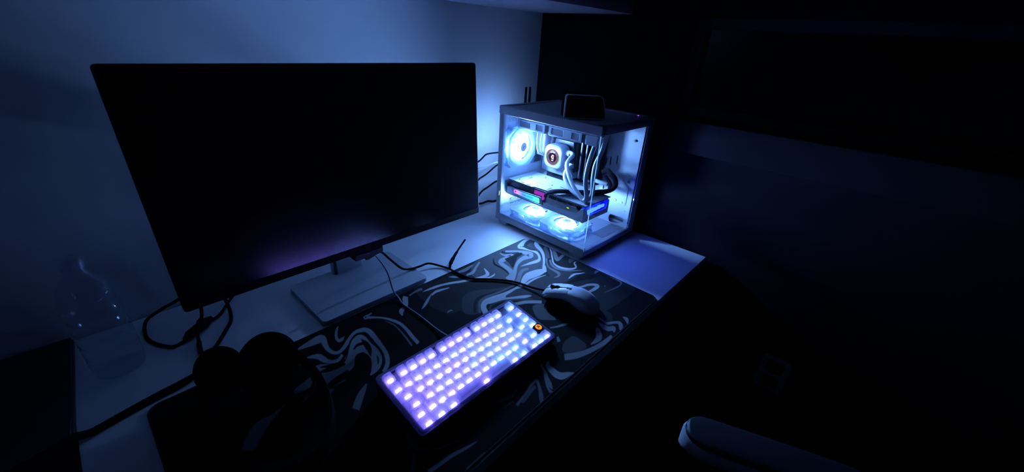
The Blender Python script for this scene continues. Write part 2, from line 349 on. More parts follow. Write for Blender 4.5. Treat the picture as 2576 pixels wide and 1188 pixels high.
(0.62,"7012,2640 6976,2646 6963,2661 6992,2689 7088,2739 7229,2804 7365,2851 7474,2862 7573,2854 7669,2839 7764,2816 7854,2785 7935,2770 8019,2793 8095,2832 8128,2840 8089,2785 8007,2699 7936,2635 7898,2609 7867,2601 7818,2608 7734,2635 7631,2677 7529,2704 7431,2704 7334,2691 7243,2677 7154,2662 7071,2646"),
(0.62,"7767,2519 7712,2535 7634,2558 7549,2582 7475,2600 7414,2610 7360,2616 7308,2618 7255,2620 7197,2620 7135,2617 7082,2613 7045,2611 7005,2527 7043,2534 7099,2543 7161,2552 7219,2558 7272,2561 7324,2562 7378,2560 7440,2555 7519,2545 7610,2530 7695,2515 7755,2505"),
(0.11,"8889,3522 8851,3481 8799,3424 8741,3362 8684,3303 8620,3237 8546,3162 8477,3093 8430,3046 8549,3002 8598,3050 8670,3119 8751,3198 8822,3273 8882,3345 8935,3414 8978,3474 9008,3515"),
(0.24,"8437,3067 8395,3029 8333,2975 8268,2915 8213,2860 8171,2815 8134,2771 8103,2727 8079,2679 8065,2627 8059,2574 8056,2522 8050,2475 8041,2426 8031,2379 8020,2339 8011,2320 8013,2321 8011,2318 7992,2309 7967,2300 7933,2294 7888,2294 7846,2296 7817,2298 7805,2284 7825,2273 7854,2256 7888,2239 7925,2231 7966,2234 8012,2245 8068,2275 8116,2325 8136,2373 8141,2420 8140,2466 8140,2512 8137,2559 8130,2606 8127,2652 8134,2694 8151,2732 8176,2768 8209,2806 8249,2847 8303,2896 8369,2951 8433,3001 8478,3037"),
(0.24,"8438,2948 8409,2921 8365,2882 8316,2832 8274,2780 8243,2729 8217,2676 8198,2621 8189,2566 8193,2511 8206,2458 8226,2405 8251,2355 8280,2307 8315,2259 8356,2213 8404,2168 8469,2121 8546,2073 8619,2030 8670,2000 8686,2012 8642,2047 8578,2097 8511,2152 8457,2205 8419,2255 8388,2306 8363,2357 8340,2408 8319,2459 8301,2510 8289,2560 8286,2607 8293,2653 8308,2698 8329,2742 8352,2782 8382,2819 8422,2858 8463,2894 8493,2922"),
(0.62,"9090,3500 9047,3449 8988,3378 8920,3299 8853,3226 8783,3158 8706,3087 8629,3018 8560,2953 8499,2895 8439,2840 8384,2783 8342,2720 8317,2655 8303,2589 8301,2525 8307,2466 8326,2409 8355,2355 8390,2306 8426,2265 8464,2232 8506,2206 8548,2187 8588,2176 8628,2175 8672,2188 8711,2210 8746,2238 8776,2273 8800,2312 8819,2344 8828,2356 8841,2363 8875,2370 8912,2374 8938,2377 8950,2392 8929,2395 8898,2401 8859,2402 8806,2384 8763,2346 8735,2306 8712,2272 8694,2251 8679,2240 8667,2232 8657,2228 8636,2228 8603,2237 8564,2254 8525,2278 8490,2310 8459,2351 8430,2401 8406,2455 8391,2509 8383,2564 8382,2622 8390,2679 8408,2732 8438,2779 8481,2827 8537,2879 8598,2937 8666,3001 8743,3070 8823,3142 8898,3215 8968,3294 9036,3375 9094,3448 9135,3499"),
(0.24,"9045,3324 9004,3286 8946,3232 8881,3171 8819,3111 8757,3050 8691,2985 8629,2921 8584,2865 8558,2819 8549,2775 8574,2743 8621,2736 8681,2744 8752,2760 8823,2777 8881,2791 8935,2801 8995,2811 9049,2819 9088,2825 9102,2841 9078,2852 9043,2868 8999,2882 8945,2889 8877,2881 8803,2866 8742,2853 8713,2853 8718,2859 8732,2852 8740,2849 8756,2867 8785,2904 8833,2960 8889,3024 8942,3086 8995,3146 9049,3209 9099,3265 9134,3304"),
(0.11,"8833,2574 8893,2601 8961,2621 9013,2619 9044,2580 9059,2520 9050,2475 9009,2459 8945,2457 8882,2458 8817,2452 8752,2449 8718,2458 8733,2491 8779,2536"),
(0.62,"8047,2001 8080,2002 8127,2003 8178,2004 8220,2005 8252,2005 8279,2006 8304,2006 8333,2001 8368,1989 8406,1971 8445,1952 8482,1935 8520,1920 8559,1906 8593,1894 8616,1885 8626,1893 8607,1905 8579,1922 8548,1942 8517,1962 8486,1984 8453,2008 8419,2031 8386,2049 8355,2060 8326,2066 8295,2067 8258,2065 8207,2057 8148,2043 8094,2030 8057,2021"),
(0.008,"7852,1912 7923,1925 8050,1930 8178,1929 8291,1929 8404,1924 8508,1891 8613,1807 8707,1696 8744,1614 8692,1583 8584,1581 8479,1596 8391,1631 8305,1683 8225,1730 8152,1763 8086,1791 8023,1819 7945,1853 7871,1887"),
(0.62,"6785,3820 6762,3780 6729,3723 6695,3666 6667,3622 6647,3590 6637,3575 6649,3587 6656,3591 6632,3585 6589,3581 6538,3580 6486,3585 6433,3594 6377,3608 6319,3626 6260,3645 6198,3667 6134,3693 6071,3719 6016,3740 5965,3758 5919,3773 5880,3785 5853,3794 5815,3735 5842,3726 5880,3713 5925,3697 5973,3678 6028,3657 6090,3632 6154,3606 6214,3581 6269,3557 6323,3534 6376,3512 6426,3495 6476,3481 6525,3471 6573,3466 6624,3474 6683,3506 6730,3560 6748,3599 6761,3633 6774,3681 6785,3736 6793,3788 6799,3824"),
(0.62,"6817,3457 6806,3451 6794,3444 6782,3441 6763,3438 6732,3434 6692,3429 6649,3428 6605,3432 6560,3443 6510,3460 6461,3480 6415,3498 6371,3517 6327,3537 6289,3556 6262,3568 6254,3558 6276,3540 6309,3516 6347,3488 6387,3463 6429,3439 6475,3415 6523,3394 6570,3380 6618,3374 6665,3376 6709,3382 6746,3390 6777,3403 6801,3422 6814,3438 6822,3447"),
(0.38,"6918,4160 6874,4137 6810,4104 6739,4068 6672,4033 6611,3998 6555,3964 6507,3938 6466,3921 6414,3909 6349,3902 6288,3898 6246,3895 6215,3840 6250,3831 6301,3815 6362,3805 6429,3810 6497,3839 6560,3881 6616,3924 6670,3961 6732,3996 6802,4034 6865,4067 6910,4091"),
(0.24,"6739,4155 6708,4157 6664,4159 6615,4160 6567,4160 6520,4157 6473,4152 6428,4147 6384,4144 6332,4143 6274,4145 6220,4147 6183,4148 6146,4088 6175,4074 6217,4053 6266,4033 6318,4022 6369,4022 6422,4031 6473,4044 6523,4058 6579,4076 6639,4098 6693,4120 6730,4135"),
(0.38,"7820,1613 7849,1598 7890,1576 7937,1552 7984,1530 8029,1514 8076,1501 8120,1487 8157,1470 8191,1449 8222,1424 8247,1398 8265,1373 8276,1346 8282,1320 8280,1304 8301,1326 8315,1336 8279,1335 8228,1335 8178,1336 8130,1337 8081,1339 8032,1342 7986,1346 7942,1351 7899,1357 7861,1363 7834,1367 7805,1339 7825,1329 7854,1314 7889,1297 7927,1283 7967,1271 8012,1260 8059,1251 8107,1245 8159,1242 8216,1241 8276,1245 8356,1273 8403,1333 8398,1368 8381,1398 8360,1425 8335,1452 8304,1479 8267,1504 8227,1526 8183,1544 8134,1557 8086,1569 8041,1582 7994,1601 7944,1622 7900,1642 7869,1655"),
(0.24,"7812,1489 7819,1480 7828,1467 7840,1453 7856,1443 7880,1438 7911,1435 7941,1434 7962,1432 7987,1453 7981,1466 7972,1485 7961,1504 7946,1519 7925,1526 7900,1529 7877,1530 7860,1531"),
(0.24,"8931,1309 8932,1278 8933,1232 8934,1182 8931,1136 8929,1093 8925,1049 8917,1012 8904,989 8887,979 8856,969 8814,961 8774,955 8741,953 8711,954 8675,958 8629,964 8570,974 8502,985 8434,998 8373,1009 8320,1019 8270,1029 8228,1037 8199,1043 8192,1036 8219,1028 8259,1018 8306,1005 8356,993 8414,979 8479,963 8544,948 8601,936 8643,927 8679,920 8714,916 8753,918 8799,923 8851,933 8906,951 8953,984 8972,1023 8974,1064 8969,1106 8965,1147 8961,1191 8954,1240 8948,1283 8943,1313"),
(0.24,"8786,1674 8804,1674 8828,1673 8847,1671 8859,1669 8884,1669 8923,1666 8963,1662 8991,1660 9011,1675 9001,1691 8987,1715 8967,1738 8934,1752 8888,1747 8845,1731 8813,1714 8793,1704"),
(0.24,"8422,1173 8434,1172 8452,1171 8470,1170 8482,1170 8499,1196 8486,1195 8466,1192 8446,1189 8432,1188"),
(0.62,"6229,3668 6185,3685 6121,3709 6052,3737 5987,3763 5930,3790 5874,3817 5818,3845 5761,3871 5704,3896 5645,3920 5586,3942 5525,3962 5462,3980 5398,3996 5332,4009 5266,4017 5192,4019 5113,4015 5043,4009 4994,4006 4988,3991 5030,3981 5091,3966 5160,3950 5227,3936 5291,3926 5357,3918 5423,3909 5486,3895 5546,3876 5603,3853 5659,3828 5714,3802 5769,3775 5823,3745 5877,3715 5933,3687 5998,3660 6067,3632 6130,3608 6174,3591"),
(0.558,"5556,3729 5520,3746 5468,3770 5412,3794 5362,3813 5322,3825 5286,3834 5250,3839 5211,3837 5167,3823 5123,3802 5087,3780 5062,3766 5056,3726 5081,3734 5115,3744 5151,3753 5184,3758 5214,3757 5245,3754 5281,3748 5322,3741 5376,3733 5440,3722 5499,3712 5541,3704"),
(0.38,"5117,3821 5072,3797 5008,3764 4939,3726 4878,3692 4829,3660 4783,3629 4742,3599 4705,3571 4668,3544 4632,3516 4600,3492 4578,3475 4578,3466 4599,3471 4630,3477 4667,3488 4707,3505 4748,3528 4791,3555 4836,3587 4884,3623 4943,3668 5011,3722 5074,3773 5118,3809"),
(0.38,"5845,4082 5857,4062 5875,4034 5896,4003 5916,3978 5940,3959 5967,3942 5992,3927 6010,3917 6018,3925 6013,3948 6005,3982 5994,4018 5977,4048 5951,4069 5918,4086 5886,4099 5865,4108"),
(0.24,"5072,4140 5060,4145 5041,4154 5016,4162 4986,4165 4950,4161 4910,4153 4868,4144 4829,4135 4788,4125 4745,4115 4708,4105 4683,4098 4673,4063 4699,4068 4735,4076 4776,4084 4815,4089 4850,4090 4887,4088 4921,4085 4950,4081 4973,4076 4995,4069 5013,4063 5026,4058"),
(0.38,"4566,4159 4552,4146 4531,4124 4503,4093 4474,4053 4450,4010 4429,3969 4412,3929 4399,3892 4390,3853 4384,3813 4381,3780 4378,3756 4405,3750 4422,3770 4446,3798 4473,3829 4497,3860 4518,3891 4537,3925 4554,3954 4567,3975 4578,3991 4592,4011 4608,4032 4622,4049"),
(0.38,"4328,3814 4307,3810 4275,3804 4233,3787 4186,3745 4155,3683 4145,3629 4143,3587 4141,3559 4157,3558 4176,3584 4202,3621 4227,3651 4238,3656 4244,3661 4268,3681 4298,3703 4320,3719"),
(0.527,"6955,2665 6899,2664 6820,2663 6732,2662 6649,2664 6575,2669 6503,2676 6433,2685 6363,2697 6283,2715 6196,2737 6108,2760 6030,2777 5964,2788 5906,2796 5848,2798 5786,2788 5721,2762 5661,2724 5610,2679 5564,2627 5522,2565 5489,2502 5465,2449 5448,2415 5588,2407 5606,2443 5629,2492 5654,2538 5674,2568 5691,2586 5710,2602 5726,2612 5746,2620 5775,2625 5815,2625 5865,2619 5926,2611 5998,2595 6082,2572 6172,2550 6262,2536 6350,2537 6435,2546 6516,2558 6594,2565 6675,2564 6758,2558 6831,2552 6883,2547"),
(0.465,"6342,2644 6343,2612 6271,2578 6257,2530 6373,2452 6547,2357 6684,2276 6749,2220 6774,2180 6770,2157 6735,2154 6671,2168 6593,2196 6504,2241 6401,2300 6297,2360 6190,2423 6083,2486 5987,2540 5903,2573 5831,2596 5783,2623 5750,2669 5741,2720 5790,2746 5953,2730 6181,2688"),
(0.06,"6282,2562 6334,2577 6436,2580 6533,2581 6605,2591 6673,2599 6749,2584 6856,2532 6970,2456 7035,2383 7014,2315 6945,2251 6874,2214 6820,2219 6764,2251 6700,2290 6621,2332 6535,2381 6457,2429 6378,2478 6306,2527"),
(0.06,"6718,2082 6663,2127 6585,2191 6500,2260 6422,2320 6357,2368 6295,2413 6234,2452 6173,2486 6110,2513 6046,2535 5987,2551 5936,2563 5897,2571 5865,2575 5833,2574 5795,2565 5750,2545 5704,2516 5665,2490 5639,2472 5668,2410 5693,2432 5727,2462 5762,2491 5792,2509 5814,2517 5837,2520 5865,2517 5903,2511 5954,2501 6013,2487 6076,2468 6136,2442 6194,2408 6250,2367 6309,2321 6371,2271 6446,2210 6529,2140 6605,2075 6658,2030"),
(0.38,"6798,1875 6749,1921 6679,1988 6603,2058 6538,2113 6488,2147 6446,2169 6408,2184 6369,2200 6322,2220 6272,2241 6226,2258 6195,2270 6145,2214 6172,2196 6209,2170 6252,2142 6294,2116 6333,2097 6369,2082 6407,2064 6453,2034 6515,1981 6589,1913 6658,1846 6706,1801"),
(0.38,"4902,2982 4919,2986 4943,2992 4967,2997 4985,2998 5000,2993 5015,2985 5029,2975 5038,2968 5054,2987 5047,2997 5036,3011 5021,3025 5001,3032 4975,3028 4947,3017 4921,3005 4904,2997"),
(0.24,"3780,3657 3794,3612 3815,3549 3834,3473 3844,3391 3841,3297 3831,3190 3817,3082 3803,2982 3788,2884 3770,2786 3754,2702 3743,2643 3778,2648 3789,2707 3805,2792 3822,2891 3835,2991 3846,3091 3857,3199 3863,3306 3862,3402 3848,3485 3826,3560 3802,3620 3786,3663"),
(0.38,"3726,4087 3685,4086 3625,4084 3567,4080 3524,4066 3507,3982 3534,3966 3567,3952 3599,3933 3633,3907 3673,3876 3714,3841 3751,3802 3782,3759 3811,3712 3837,3661 3861,3607 3883,3549 3904,3487 3920,3424 3931,3360 3935,3296 3933,3228 3928,3160 3921,3094 3912,3031 3900,2970 3887,2908 3876,2844 3868,2777 3862,2708 3857,2649 3854,2608 3929,2630 3934,2672 3941,2733 3948,2801 3956,2865 3965,2924 3976,2985 3986,3050 3993,3118 3998,3188 4001,3260 4000,3333 3993,3405 3978,3473 3958,3539 3933,3602 3907,3660 3878,3712 3846,3759 3813,3802 3779,3845 3743,3888 3705,3930 3668,3969 3635,4001 3602,4027 3570,4046 3552,4057 3533,3996 3555,4008 3613,4026 3675,4042 3719,4054"),
(0.38,"3007,4148 2987,4127 2959,4097 2927,4061 2898,4022 2872,3980 2847,3934 2825,3887 2808,3841 2797,3797 2792,3755 2793,3717 2802,3684 2822,3665 2845,3663 2866,3669 2887,3679 2909,3699 2931,3725 2950,3750 2963,3768 2962,3774 2948,3772 2927,3768 2906,3766 2889,3765 2874,3763 2860,3760 2852,3759 2852,3758 2851,3762 2850,3779 2852,3801 2856,3826 2868,3857 2886,3897 2907,3939 2927,3979 2949,4020 2974,4063 2998,4103 3015,4131"),
(0.38,"2159,3987 2192,3978 2239,3965 2293,3951 2344,3938 2394,3928 2447,3919 2495,3911 2533,3904 2562,3900 2576,3901 2571,3911 2565,3938 2567,3943 2564,3912 2555,3861 2547,3807 2542,3761 2538,3716 2535,3667 2536,3618 2542,3571 2551,3525 2564,3482 2580,3446 2599,3419 2621,3399 2646,3387 2674,3382 2705,3385 2738,3395 2772,3411 2808,3431 2849,3458 2891,3491 2934,3525 2977,3557 3021,3589 3067,3622 3110,3649 3149,3666 3188,3671 3229,3667 3266,3656 3295,3639 3313,3618 3324,3594 3331,3563 3334,3526 3332,3477 3324,3415 3313,3343 3302,3268 3292,3191 3281,3110 3270,3033 3261,2964 3255,2908 3251,2861 3246,2823 3240,2787 3229,2749 3215,2711 3200,2675 3183,2642 3166,2613 3146,2587 3126,2562 3104,2539 3080,2517 3051,2494 3023,2474 3004,2460 3020,2381 3040,2393 3069,2411 3103,2433 3135,2460 3164,2488 3190,2519 3217,2554 3241,2592 3265,2634 3287,2679 3307,2727 3325,2777 3339,2828 3350,2878 3358,2928 3367,2983 3378,3053 3390,3132 3402,3215 3412,3293 3422,3367 3432,3443 3439,3519 3438,3590 3428,3648 3411,3696 3385,3733 3353,3760 3312,3778 3265,3788 3213,3789 3161,3779 3109,3757 3057,3724 3009,3689 2964,3654 2919,3618 2875,3580 2835,3546 2800,3519 2768,3498 2738,3481 2712,3471 2690,3468 2671,3471 2654,3480 2640,3495 2629,3514 2621,3542 2615,3578 2612,3619 2612,3656 2615,3689 2622,3724 2632,3764 2641,3804 2654,3846 2670,3896 2687,3959 2692,4036 2670,4103 2636,4128 2608,4132 2576,4132 2532,4126 2477,4115 2420,4101 2366,4088 2311,4073 2252,4056 2201,4041 2165,4031"),
(0.38,"2649,3147 2716,3246 2809,3363 2897,3462 2965,3527 3025,3571 3080,3600 3133,3619 3181,3622 3217,3602 3238,3552 3248,3479 3253,3398 3255,3313 3253,3222 3248,3130 3241,3038 3231,2945 3216,2863 3195,2794 3169,2734 3138,2681 3103,2633 3064,2591 3024,2557 2985,2533 2945,2516 2906,2506 2859,2499 2814,2498 2796,2515 2823,2557 2878,2617 2929,2682 2968,2746 3002,2815 3025,2884 3032,2957 3028,3031 3018,3088 3006,3119 2988,3133 2965,3138 2936,3142 2901,3137 2861,3110 2814,3042 2763,2954 2714,2887 2663,2855 2613,2843 2582,2849 2582,2877 2602,2925 2620,2977 2623,3026 2625,3079"),
(0.24,"2194,3140 2249,3134 2317,3090 2384,3055 2448,3045 2511,3043 2569,3043 2619,3042 2662,3044 2704,3050 2752,3068 2799,3091 2823,3093 2814,3055 2783,2997 2738,2949 2673,2923 2597,2907 2533,2896 2495,2891 2470,2891 2439,2889 2395,2885 2346,2879 2296,2869 2239,2846 2180,2818 2138,2807 2119,2822 2115,2853 2121,2900 2134,2980 2157,3077"),
(0.008,"3152,3487 3142,3447 3128,3390 3113,3330 3101,3280 3092,3237 3085,3195 3078,3152 3073,3111 3066,3063 3058,3006 3050,2954 3044,2917 3051,2914 3072,2943 3103,2987 3136,3039 3164,3095 3183,3149 3197,3204 3205,3258 3208,3312 3201,3367 3187,3419 3171,3462 3160,3491"),
(0.008,"2910,3287 2930,3297 2958,3311 2988,3323 3012,3328 3037,3323 3068,3313 3097,3301 3118,3293 3149,3376 3128,3384 3098,3397 3061,3407 3024,3407 2987,3389 2953,3361 2925,3334 2906,3317"),
(0.008,"2271,3253 2291,3233 2320,3204 2354,3174 2388,3150 2422,3137 2458,3128 2493,3124 2525,3123 2552,3124 2577,3128 2602,3137 2629,3152 2660,3175 2693,3205 2726,3237 2756,3267 2782,3292 2806,3316 2831,3343 2859,3375 2891,3416 2925,3462 2960,3507 2996,3545 3035,3578 3078,3608 3119,3631 3154,3643 3181,3643 3203,3635 3221,3617 3238,3590 3252,3551 3263,3501 3270,3444 3275,3386 3276,3327 3275,3264 3270,3198 3265,3130 3260,3058 3254,2983 3245,2911 3234,2851 3217,2801 3198,2757 3175,2717 3151,2679 3124,2643 3094,2610 3064,2581 3038,2556 3015,2536 2993,2521 2973,2510 2959,2501 2964,2468 2978,2476 2998,2487 3023,2502 3049,2522 3077,2548 3108,2579 3141,2615 3170,2654 3197,2695 3223,2739 3246,2790 3266,2848 3280,2916 3289,2992 3295,3069 3301,3141 3307,3210 3313,3279 3316,3346 3316,3410 3310,3472 3300,3532 3286,3585 3268,3629 3248,3661 3224,3683 3196,3694 3162,3694 3121,3680 3075,3655 3029,3623 2985,3588 2945,3545 2908,3496 2874,3450 2844,3411 2817,3382 2793,3358 2769,3335 2743,3310 2713,3280 2681,3249 2651,3221 2623,3200 2600,3187 2580,3180 2558,3176 2533,3175 2503,3177 2470,3182 2436,3190 2403,3200 2369,3215 2332,3234 2299,3253 2275,3265"),
(0.008,"3260,3536 3256,3501 3250,3452 3245,3398 3240,3352 3238,3311 3236,3270 3236,3231 3236,3198 3238,3168 3241,3139 3243,3112 3245,3093 3250,3093 3260,3112 3276,3139 3292,3174 3305,3213 3313,3255 3319,3300 3322,3346 3321,3392 3314,3439 3302,3484 3289,3523 3280,3550"),
(0.008,"2192,3150 2220,3134 2260,3110 2306,3085 2351,3067 2395,3057 2442,3051 2487,3051 2529,3056 2567,3067 2601,3085 2632,3107 2661,3131 2690,3157 2717,3187 2743,3218 2767,3248 2792,3281 2817,3316 2838,3348 2854,3370 2850,3378 2833,3358 2810,3329 2784,3297 2758,3267 2734,3239 2708,3210 2682,3183 2655,3160 2627,3140 2598,3123 2567,3109 2534,3102 2495,3101 2452,3106 2408,3114 2366,3125 2321,3139 2274,3157 2232,3175 2203,3187"),
(0.008,"3140,2879 3134,2863 3125,2842 3115,2819 3106,2800 3096,2782 3086,2763 3075,2744 3065,2724 3054,2703 3042,2680 3031,2659 3023,2644 3026,2639 3037,2649 3053,2664 3071,2681 3087,2700 3100,2720 3113,2742 3123,2765 3133,2788 3139,2814 3142,2840 3144,2863 3146,2878"),
(0.008,"2842,3111 2879,3136 2917,3146 2949,3144 2974,3130 2993,3104 3005,3064 3008,3004 3003,2932 2992,2862 2978,2801 2958,2742 2929,2682 2887,2617 2836,2552 2784,2494 2733,2449 2680,2411 2622,2371 2553,2328 2481,2284 2414,2235 2359,2167 2310,2094 2258,2055 2195,2054 2129,2084 2081,2162 2057,2333 2051,2561 2062,2733 2097,2778 2151,2755 2209,2739 2266,2756 2328,2780 2396,2803 2481,2824 2573,2845 2648,2868 2690,2891 2713,2916 2738,2949 2771,3002 2806,3063"),
(0.38,"2201,3664 2227,3634 2265,3590 2302,3544 2325,3506 2332,3485 2334,3467 2338,3439 2347,3403 2359,3374 2372,3348 2388,3320 2406,3294 2425,3270 2447,3248 2469,3230 2492,3216 2515,3206 2539,3199 2564,3198 2593,3203 2624,3221 2657,3246 2685,3271 2704,3287 2691,3352 2671,3336 2644,3313 2616,3293 2593,3281 2576,3278 2557,3280 2539,3286 2521,3296 2504,3310 2487,3329 2472,3351 2461,3375 2454,3401 2451,3430 2448,3464 2442,3495 2438,3520 2433,3554 2419,3599 2391,3637 2348,3661 2295,3677 2246,3688 2212,3696"),
(0.38,"2154,3276 2176,3263 2209,3244 2241,3225 2260,3215 2286,3302 2271,3306 2253,3311 2241,3314 2221,3252 2231,3243 2247,3230 2258,3219 2286,3304 2267,3312 2234,3326 2200,3341 2176,3351"),
(0.38,"2174,3354 2206,3368 2251,3367 2297,3353 2350,3319 2404,3273 2428,3245 2397,3253 2336,3278 2289,3294 2269,3290 2261,3276 2264,3259 2290,3239 2326,3215 2335,3200 2289,3195 2218,3198 2166,3215 2152,3257 2157,3313"),
(0.24,"2658,2392 2636,2383 2605,2371 2570,2355 2536,2338 2506,2320 2476,2301 2443,2278 2408,2248 2365,2207 2318,2159 2276,2114 2248,2084 2304,1965 2333,1995 2374,2039 2419,2087 2457,2128 2487,2160 2513,2188 2539,2215 2564,2243 2593,2276 2622,2310 2648,2341 2666,2363"),
(0.24,"2087,2591 2103,2593 2126,2595 2149,2598 2166,2602 2180,2610 2199,2621 2217,2631 2230,2639 2232,2648 2224,2661 2211,2680 2193,2698 2170,2705 2144,2695 2118,2677 2097,2658 2082,2645"),
(0.24,"2243,2702 2262,2701 2290,2700 2320,2698 2348,2696 2375,2693 2402,2690 2426,2686 2443,2684 2450,2732 2433,2730 2408,2728 2379,2725 2352,2722 2323,2719 2291,2715 2264,2711 2244,2709"),
(0.24,"1725,2987 1710,3016 1724,3054 1757,3087 1812,3109 1885,3127 1949,3141 1994,3162 2029,3181 2045,3172 2041,3112 2017,3025 1974,2966 1893,2954 1793,2966"),
(0.24,"1747,2722 1763,2728 1785,2737 1810,2749 1835,2763 1861,2782 1889,2805 1914,2828 1931,2843 1931,2848 1912,2841 1885,2829 1856,2817 1830,2806 1805,2795 1780,2783 1759,2773 1743,2766"),
(0.24,"2029,3576 2043,3576 2061,3576 2079,3575 2087,3575 2088,3579 2096,3581 2106,3577 2114,3572 2134,3600 2134,3614 2134,3637 2127,3664 2109,3683 2085,3680 2062,3667 2042,3652 2029,3642"),
(0.24,"806,2507 862,2605 963,2727 1068,2818 1163,2842 1259,2829 1349,2824 1446,2857 1537,2899 1568,2908 1501,2859 1377,2778 1257,2692 1151,2598 1049,2500 975,2427 946,2387 940,2368 927,2371 878,2396 822,2443"),
(0.24,"7238,651 7228,620 7214,577 7199,529 7187,487 7175,450 7161,414 7154,377 7162,340 7193,310 7236,287 7279,268 7312,248 7334,227 7352,206 7361,188 7360,176 7351,166 7334,155 7313,141 7297,129 7282,116 7256,97 7227,78 7205,64 7217,32 7242,36 7280,41 7327,51 7374,71 7411,98 7440,128 7461,163 7469,199 7457,228 7435,251 7408,271 7378,292 7343,315 7302,338 7267,360 7246,381 7236,402 7234,428 7236,461 7239,496 7241,537 7244,582 7249,624 7252,653"),
(0.24,"7069,496 7050,470 7022,433 6995,391 6976,352 6968,318 6966,284 6971,249 6987,213 7019,184 7057,164 7084,152 7090,161 7103,174 7089,156 7059,133 7037,116 7057,91 7085,99 7130,112 7184,136 7230,189 7211,233 7175,254 7144,270 7129,283 7125,300 7126,324 7127,353 7125,381 7118,412 7108,446 7099,477 7092,500"),
(0.24,"6860,450 6830,425 6789,391 6747,357 6710,331 6679,311 6658,298 6650,294 6637,287 6585,274 6503,261 6423,251 6367,244 6358,229 6401,213 6464,191 6536,170 6611,163 6686,178 6749,209 6790,241 6824,272 6862,311 6898,356 6927,396 6947,423"),
(0.24,"7655,238 7642,215 7624,183 7604,153 7590,137 7581,123 7562,97 7538,70 7521,50 7539,39 7569,50 7614,67 7665,93 7707,130 7717,169 7703,201 7683,225 7670,242"),
(0.24,"6924,106 6875,109 6805,112 6729,117 6658,124 6588,132 6515,141 6439,152 6364,167 6286,187 6205,210 6129,235 6062,259 6008,284 5962,309 5919,336 5879,360 5840,385 5803,411 5770,433 5747,450 5615,337 5637,320 5669,297 5709,269 5752,243 5798,220 5848,197 5904,175 5968,153 6042,131 6125,110 6211,91 6293,73 6371,58 6448,43 6525,32 6603,26 6688,27 6774,35 6849,45 6902,52"),
(0.24,"6032,853 6009,831 5975,799 5941,767 5918,746 5992,717 6009,741 6033,776 6058,812 6075,836"),
(0.24,"6151,1114 6172,1099 6202,1079 6238,1056 6274,1034 6312,1015 6351,995 6391,978 6431,963 6473,950 6518,940 6559,932 6587,926 6597,935 6577,950 6550,972 6517,996 6481,1016 6440,1032 6395,1044 6351,1057 6310,1070 6272,1088 6234,1108 6202,1127 6179,1140"),
(0.38,"5357,558 5334,549 5300,536 5258,514 5219,479 5193,438 5176,397 5164,359 5154,324 5145,290 5137,255 5133,218 5134,182 5142,150 5155,121 5174,97 5198,76 5229,61 5261,52 5289,48 5319,45 5359,38 5406,31 5451,24 5482,20 5489,26 5472,46 5448,75 5422,105 5396,131 5371,150 5349,164 5335,175 5326,184 5318,195 5309,207 5302,219 5297,233 5294,252 5294,277 5296,306 5299,338 5302,372 5304,405 5307,434 5310,453 5317,471 5335,494 5357,518 5374,536"),
(0.24,"5183,584 5164,556 5138,516 5108,473 5080,435 5053,404 5025,374 4996,343 4966,311 4936,278 4907,246 4881,215 4857,185 4835,151 4814,114 4796,80 4783,56 4842,28 4864,47 4896,75 4931,107 4963,141 4987,175 5006,210 5024,245 5043,279 5065,310 5090,343 5115,378 5140,416 5163,460 5184,507 5202,549 5215,578"),
(0.008,"4871,135 4866,123 4858,105 4851,86 4847,67 4850,49 4856,34 4863,21 4867,13 4897,28 4893,36 4887,48 4881,61 4877,74 4876,88 4876,106 4877,123 4878,135"),
(0.168,"4861,429 4823,425 4769,421 4709,414 4652,404 4602,391 4556,376 4509,360 4456,346 4387,333 4307,320 4235,308 4185,300 4185,248 4235,259 4307,274 4388,291 4458,307 4513,321 4562,335 4606,348 4651,358 4704,366 4762,372 4815,377 4853,381"),
(0.168,"4834,413 4812,382 4781,338 4746,290 4712,249 4679,215 4644,183 4610,152 4581,124 4557,97 4536,70 4519,47 4506,30 4539,3 4557,14 4584,31 4615,53 4645,79 4674,110 4702,145 4732,184 4762,225 4794,270 4828,319 4858,365 4879,396"),
(0.11,"4719,348 4691,347 4650,345 4601,341 4546,333 4479,319 4403,300 4334,282 4286,270 4290,218 4337,228 4406,242 4481,257 4544,269 4595,277 4642,284 4682,289 4710,292"),
(0.06,"4476,525 4446,516 4404,504 4359,494 4320,491 4283,497 4243,508 4200,521 4156,532 4106,541 4051,550 4001,558 3966,563 3952,537 3981,520 4022,495 4070,470 4118,451 4164,440 4212,433 4262,431 4313,435 4363,450 4411,473 4451,496 4479,511"),
(0.06,"4231,377 4206,382 4169,391 4129,400 4093,407 4058,414 4023,420 3993,425 3971,429 3953,376 3975,373 4006,369 4042,365 4078,363 4118,363 4161,364 4201,366 4229,367"),
(0.11,"2603,1171 2589,1134 2569,1082 2548,1024 2534,968 2528,918 2527,871 2530,827 2534,788 2540,753 2548,721 2561,690 2583,665 2611,651 2641,646 2671,647 2699,652 2725,662 2748,677 2770,693 2794,711 2828,734 2867,761 2905,788 2931,806 2922,827 2895,811 2856,789 2815,766 2780,748 2753,733 2731,721 2713,714 2695,711 2674,711 2652,714 2634,721 2623,729 2618,738 2613,754 2608,777 2605,806 2604,839 2605,877 2607,919 2610,960 2616,1010 2623,1068 2631,1122 2637,1161"),
(0.11,"2496,753 2481,742 2458,727 2432,707 2405,682 2377,648 2347,608 2320,571 2302,545 2341,504 2360,529 2387,565 2416,604 2441,637 2461,664 2482,690 2499,712 2512,727"),
(0.24,"3278,249 3247,257 3204,269 3153,282 3101,296 3048,312 2989,329 2928,347 2866,361 2800,370 2733,378 2669,383 2615,389 2570,394 2530,400 2498,404 2475,407 2468,344 2490,341 2522,337 2562,332 2608,327 2663,322 2726,318 2792,312 2855,305 2915,294 2975,280 3035,267 3091,256 3145,250 3198,246 3244,244 3276,243"),
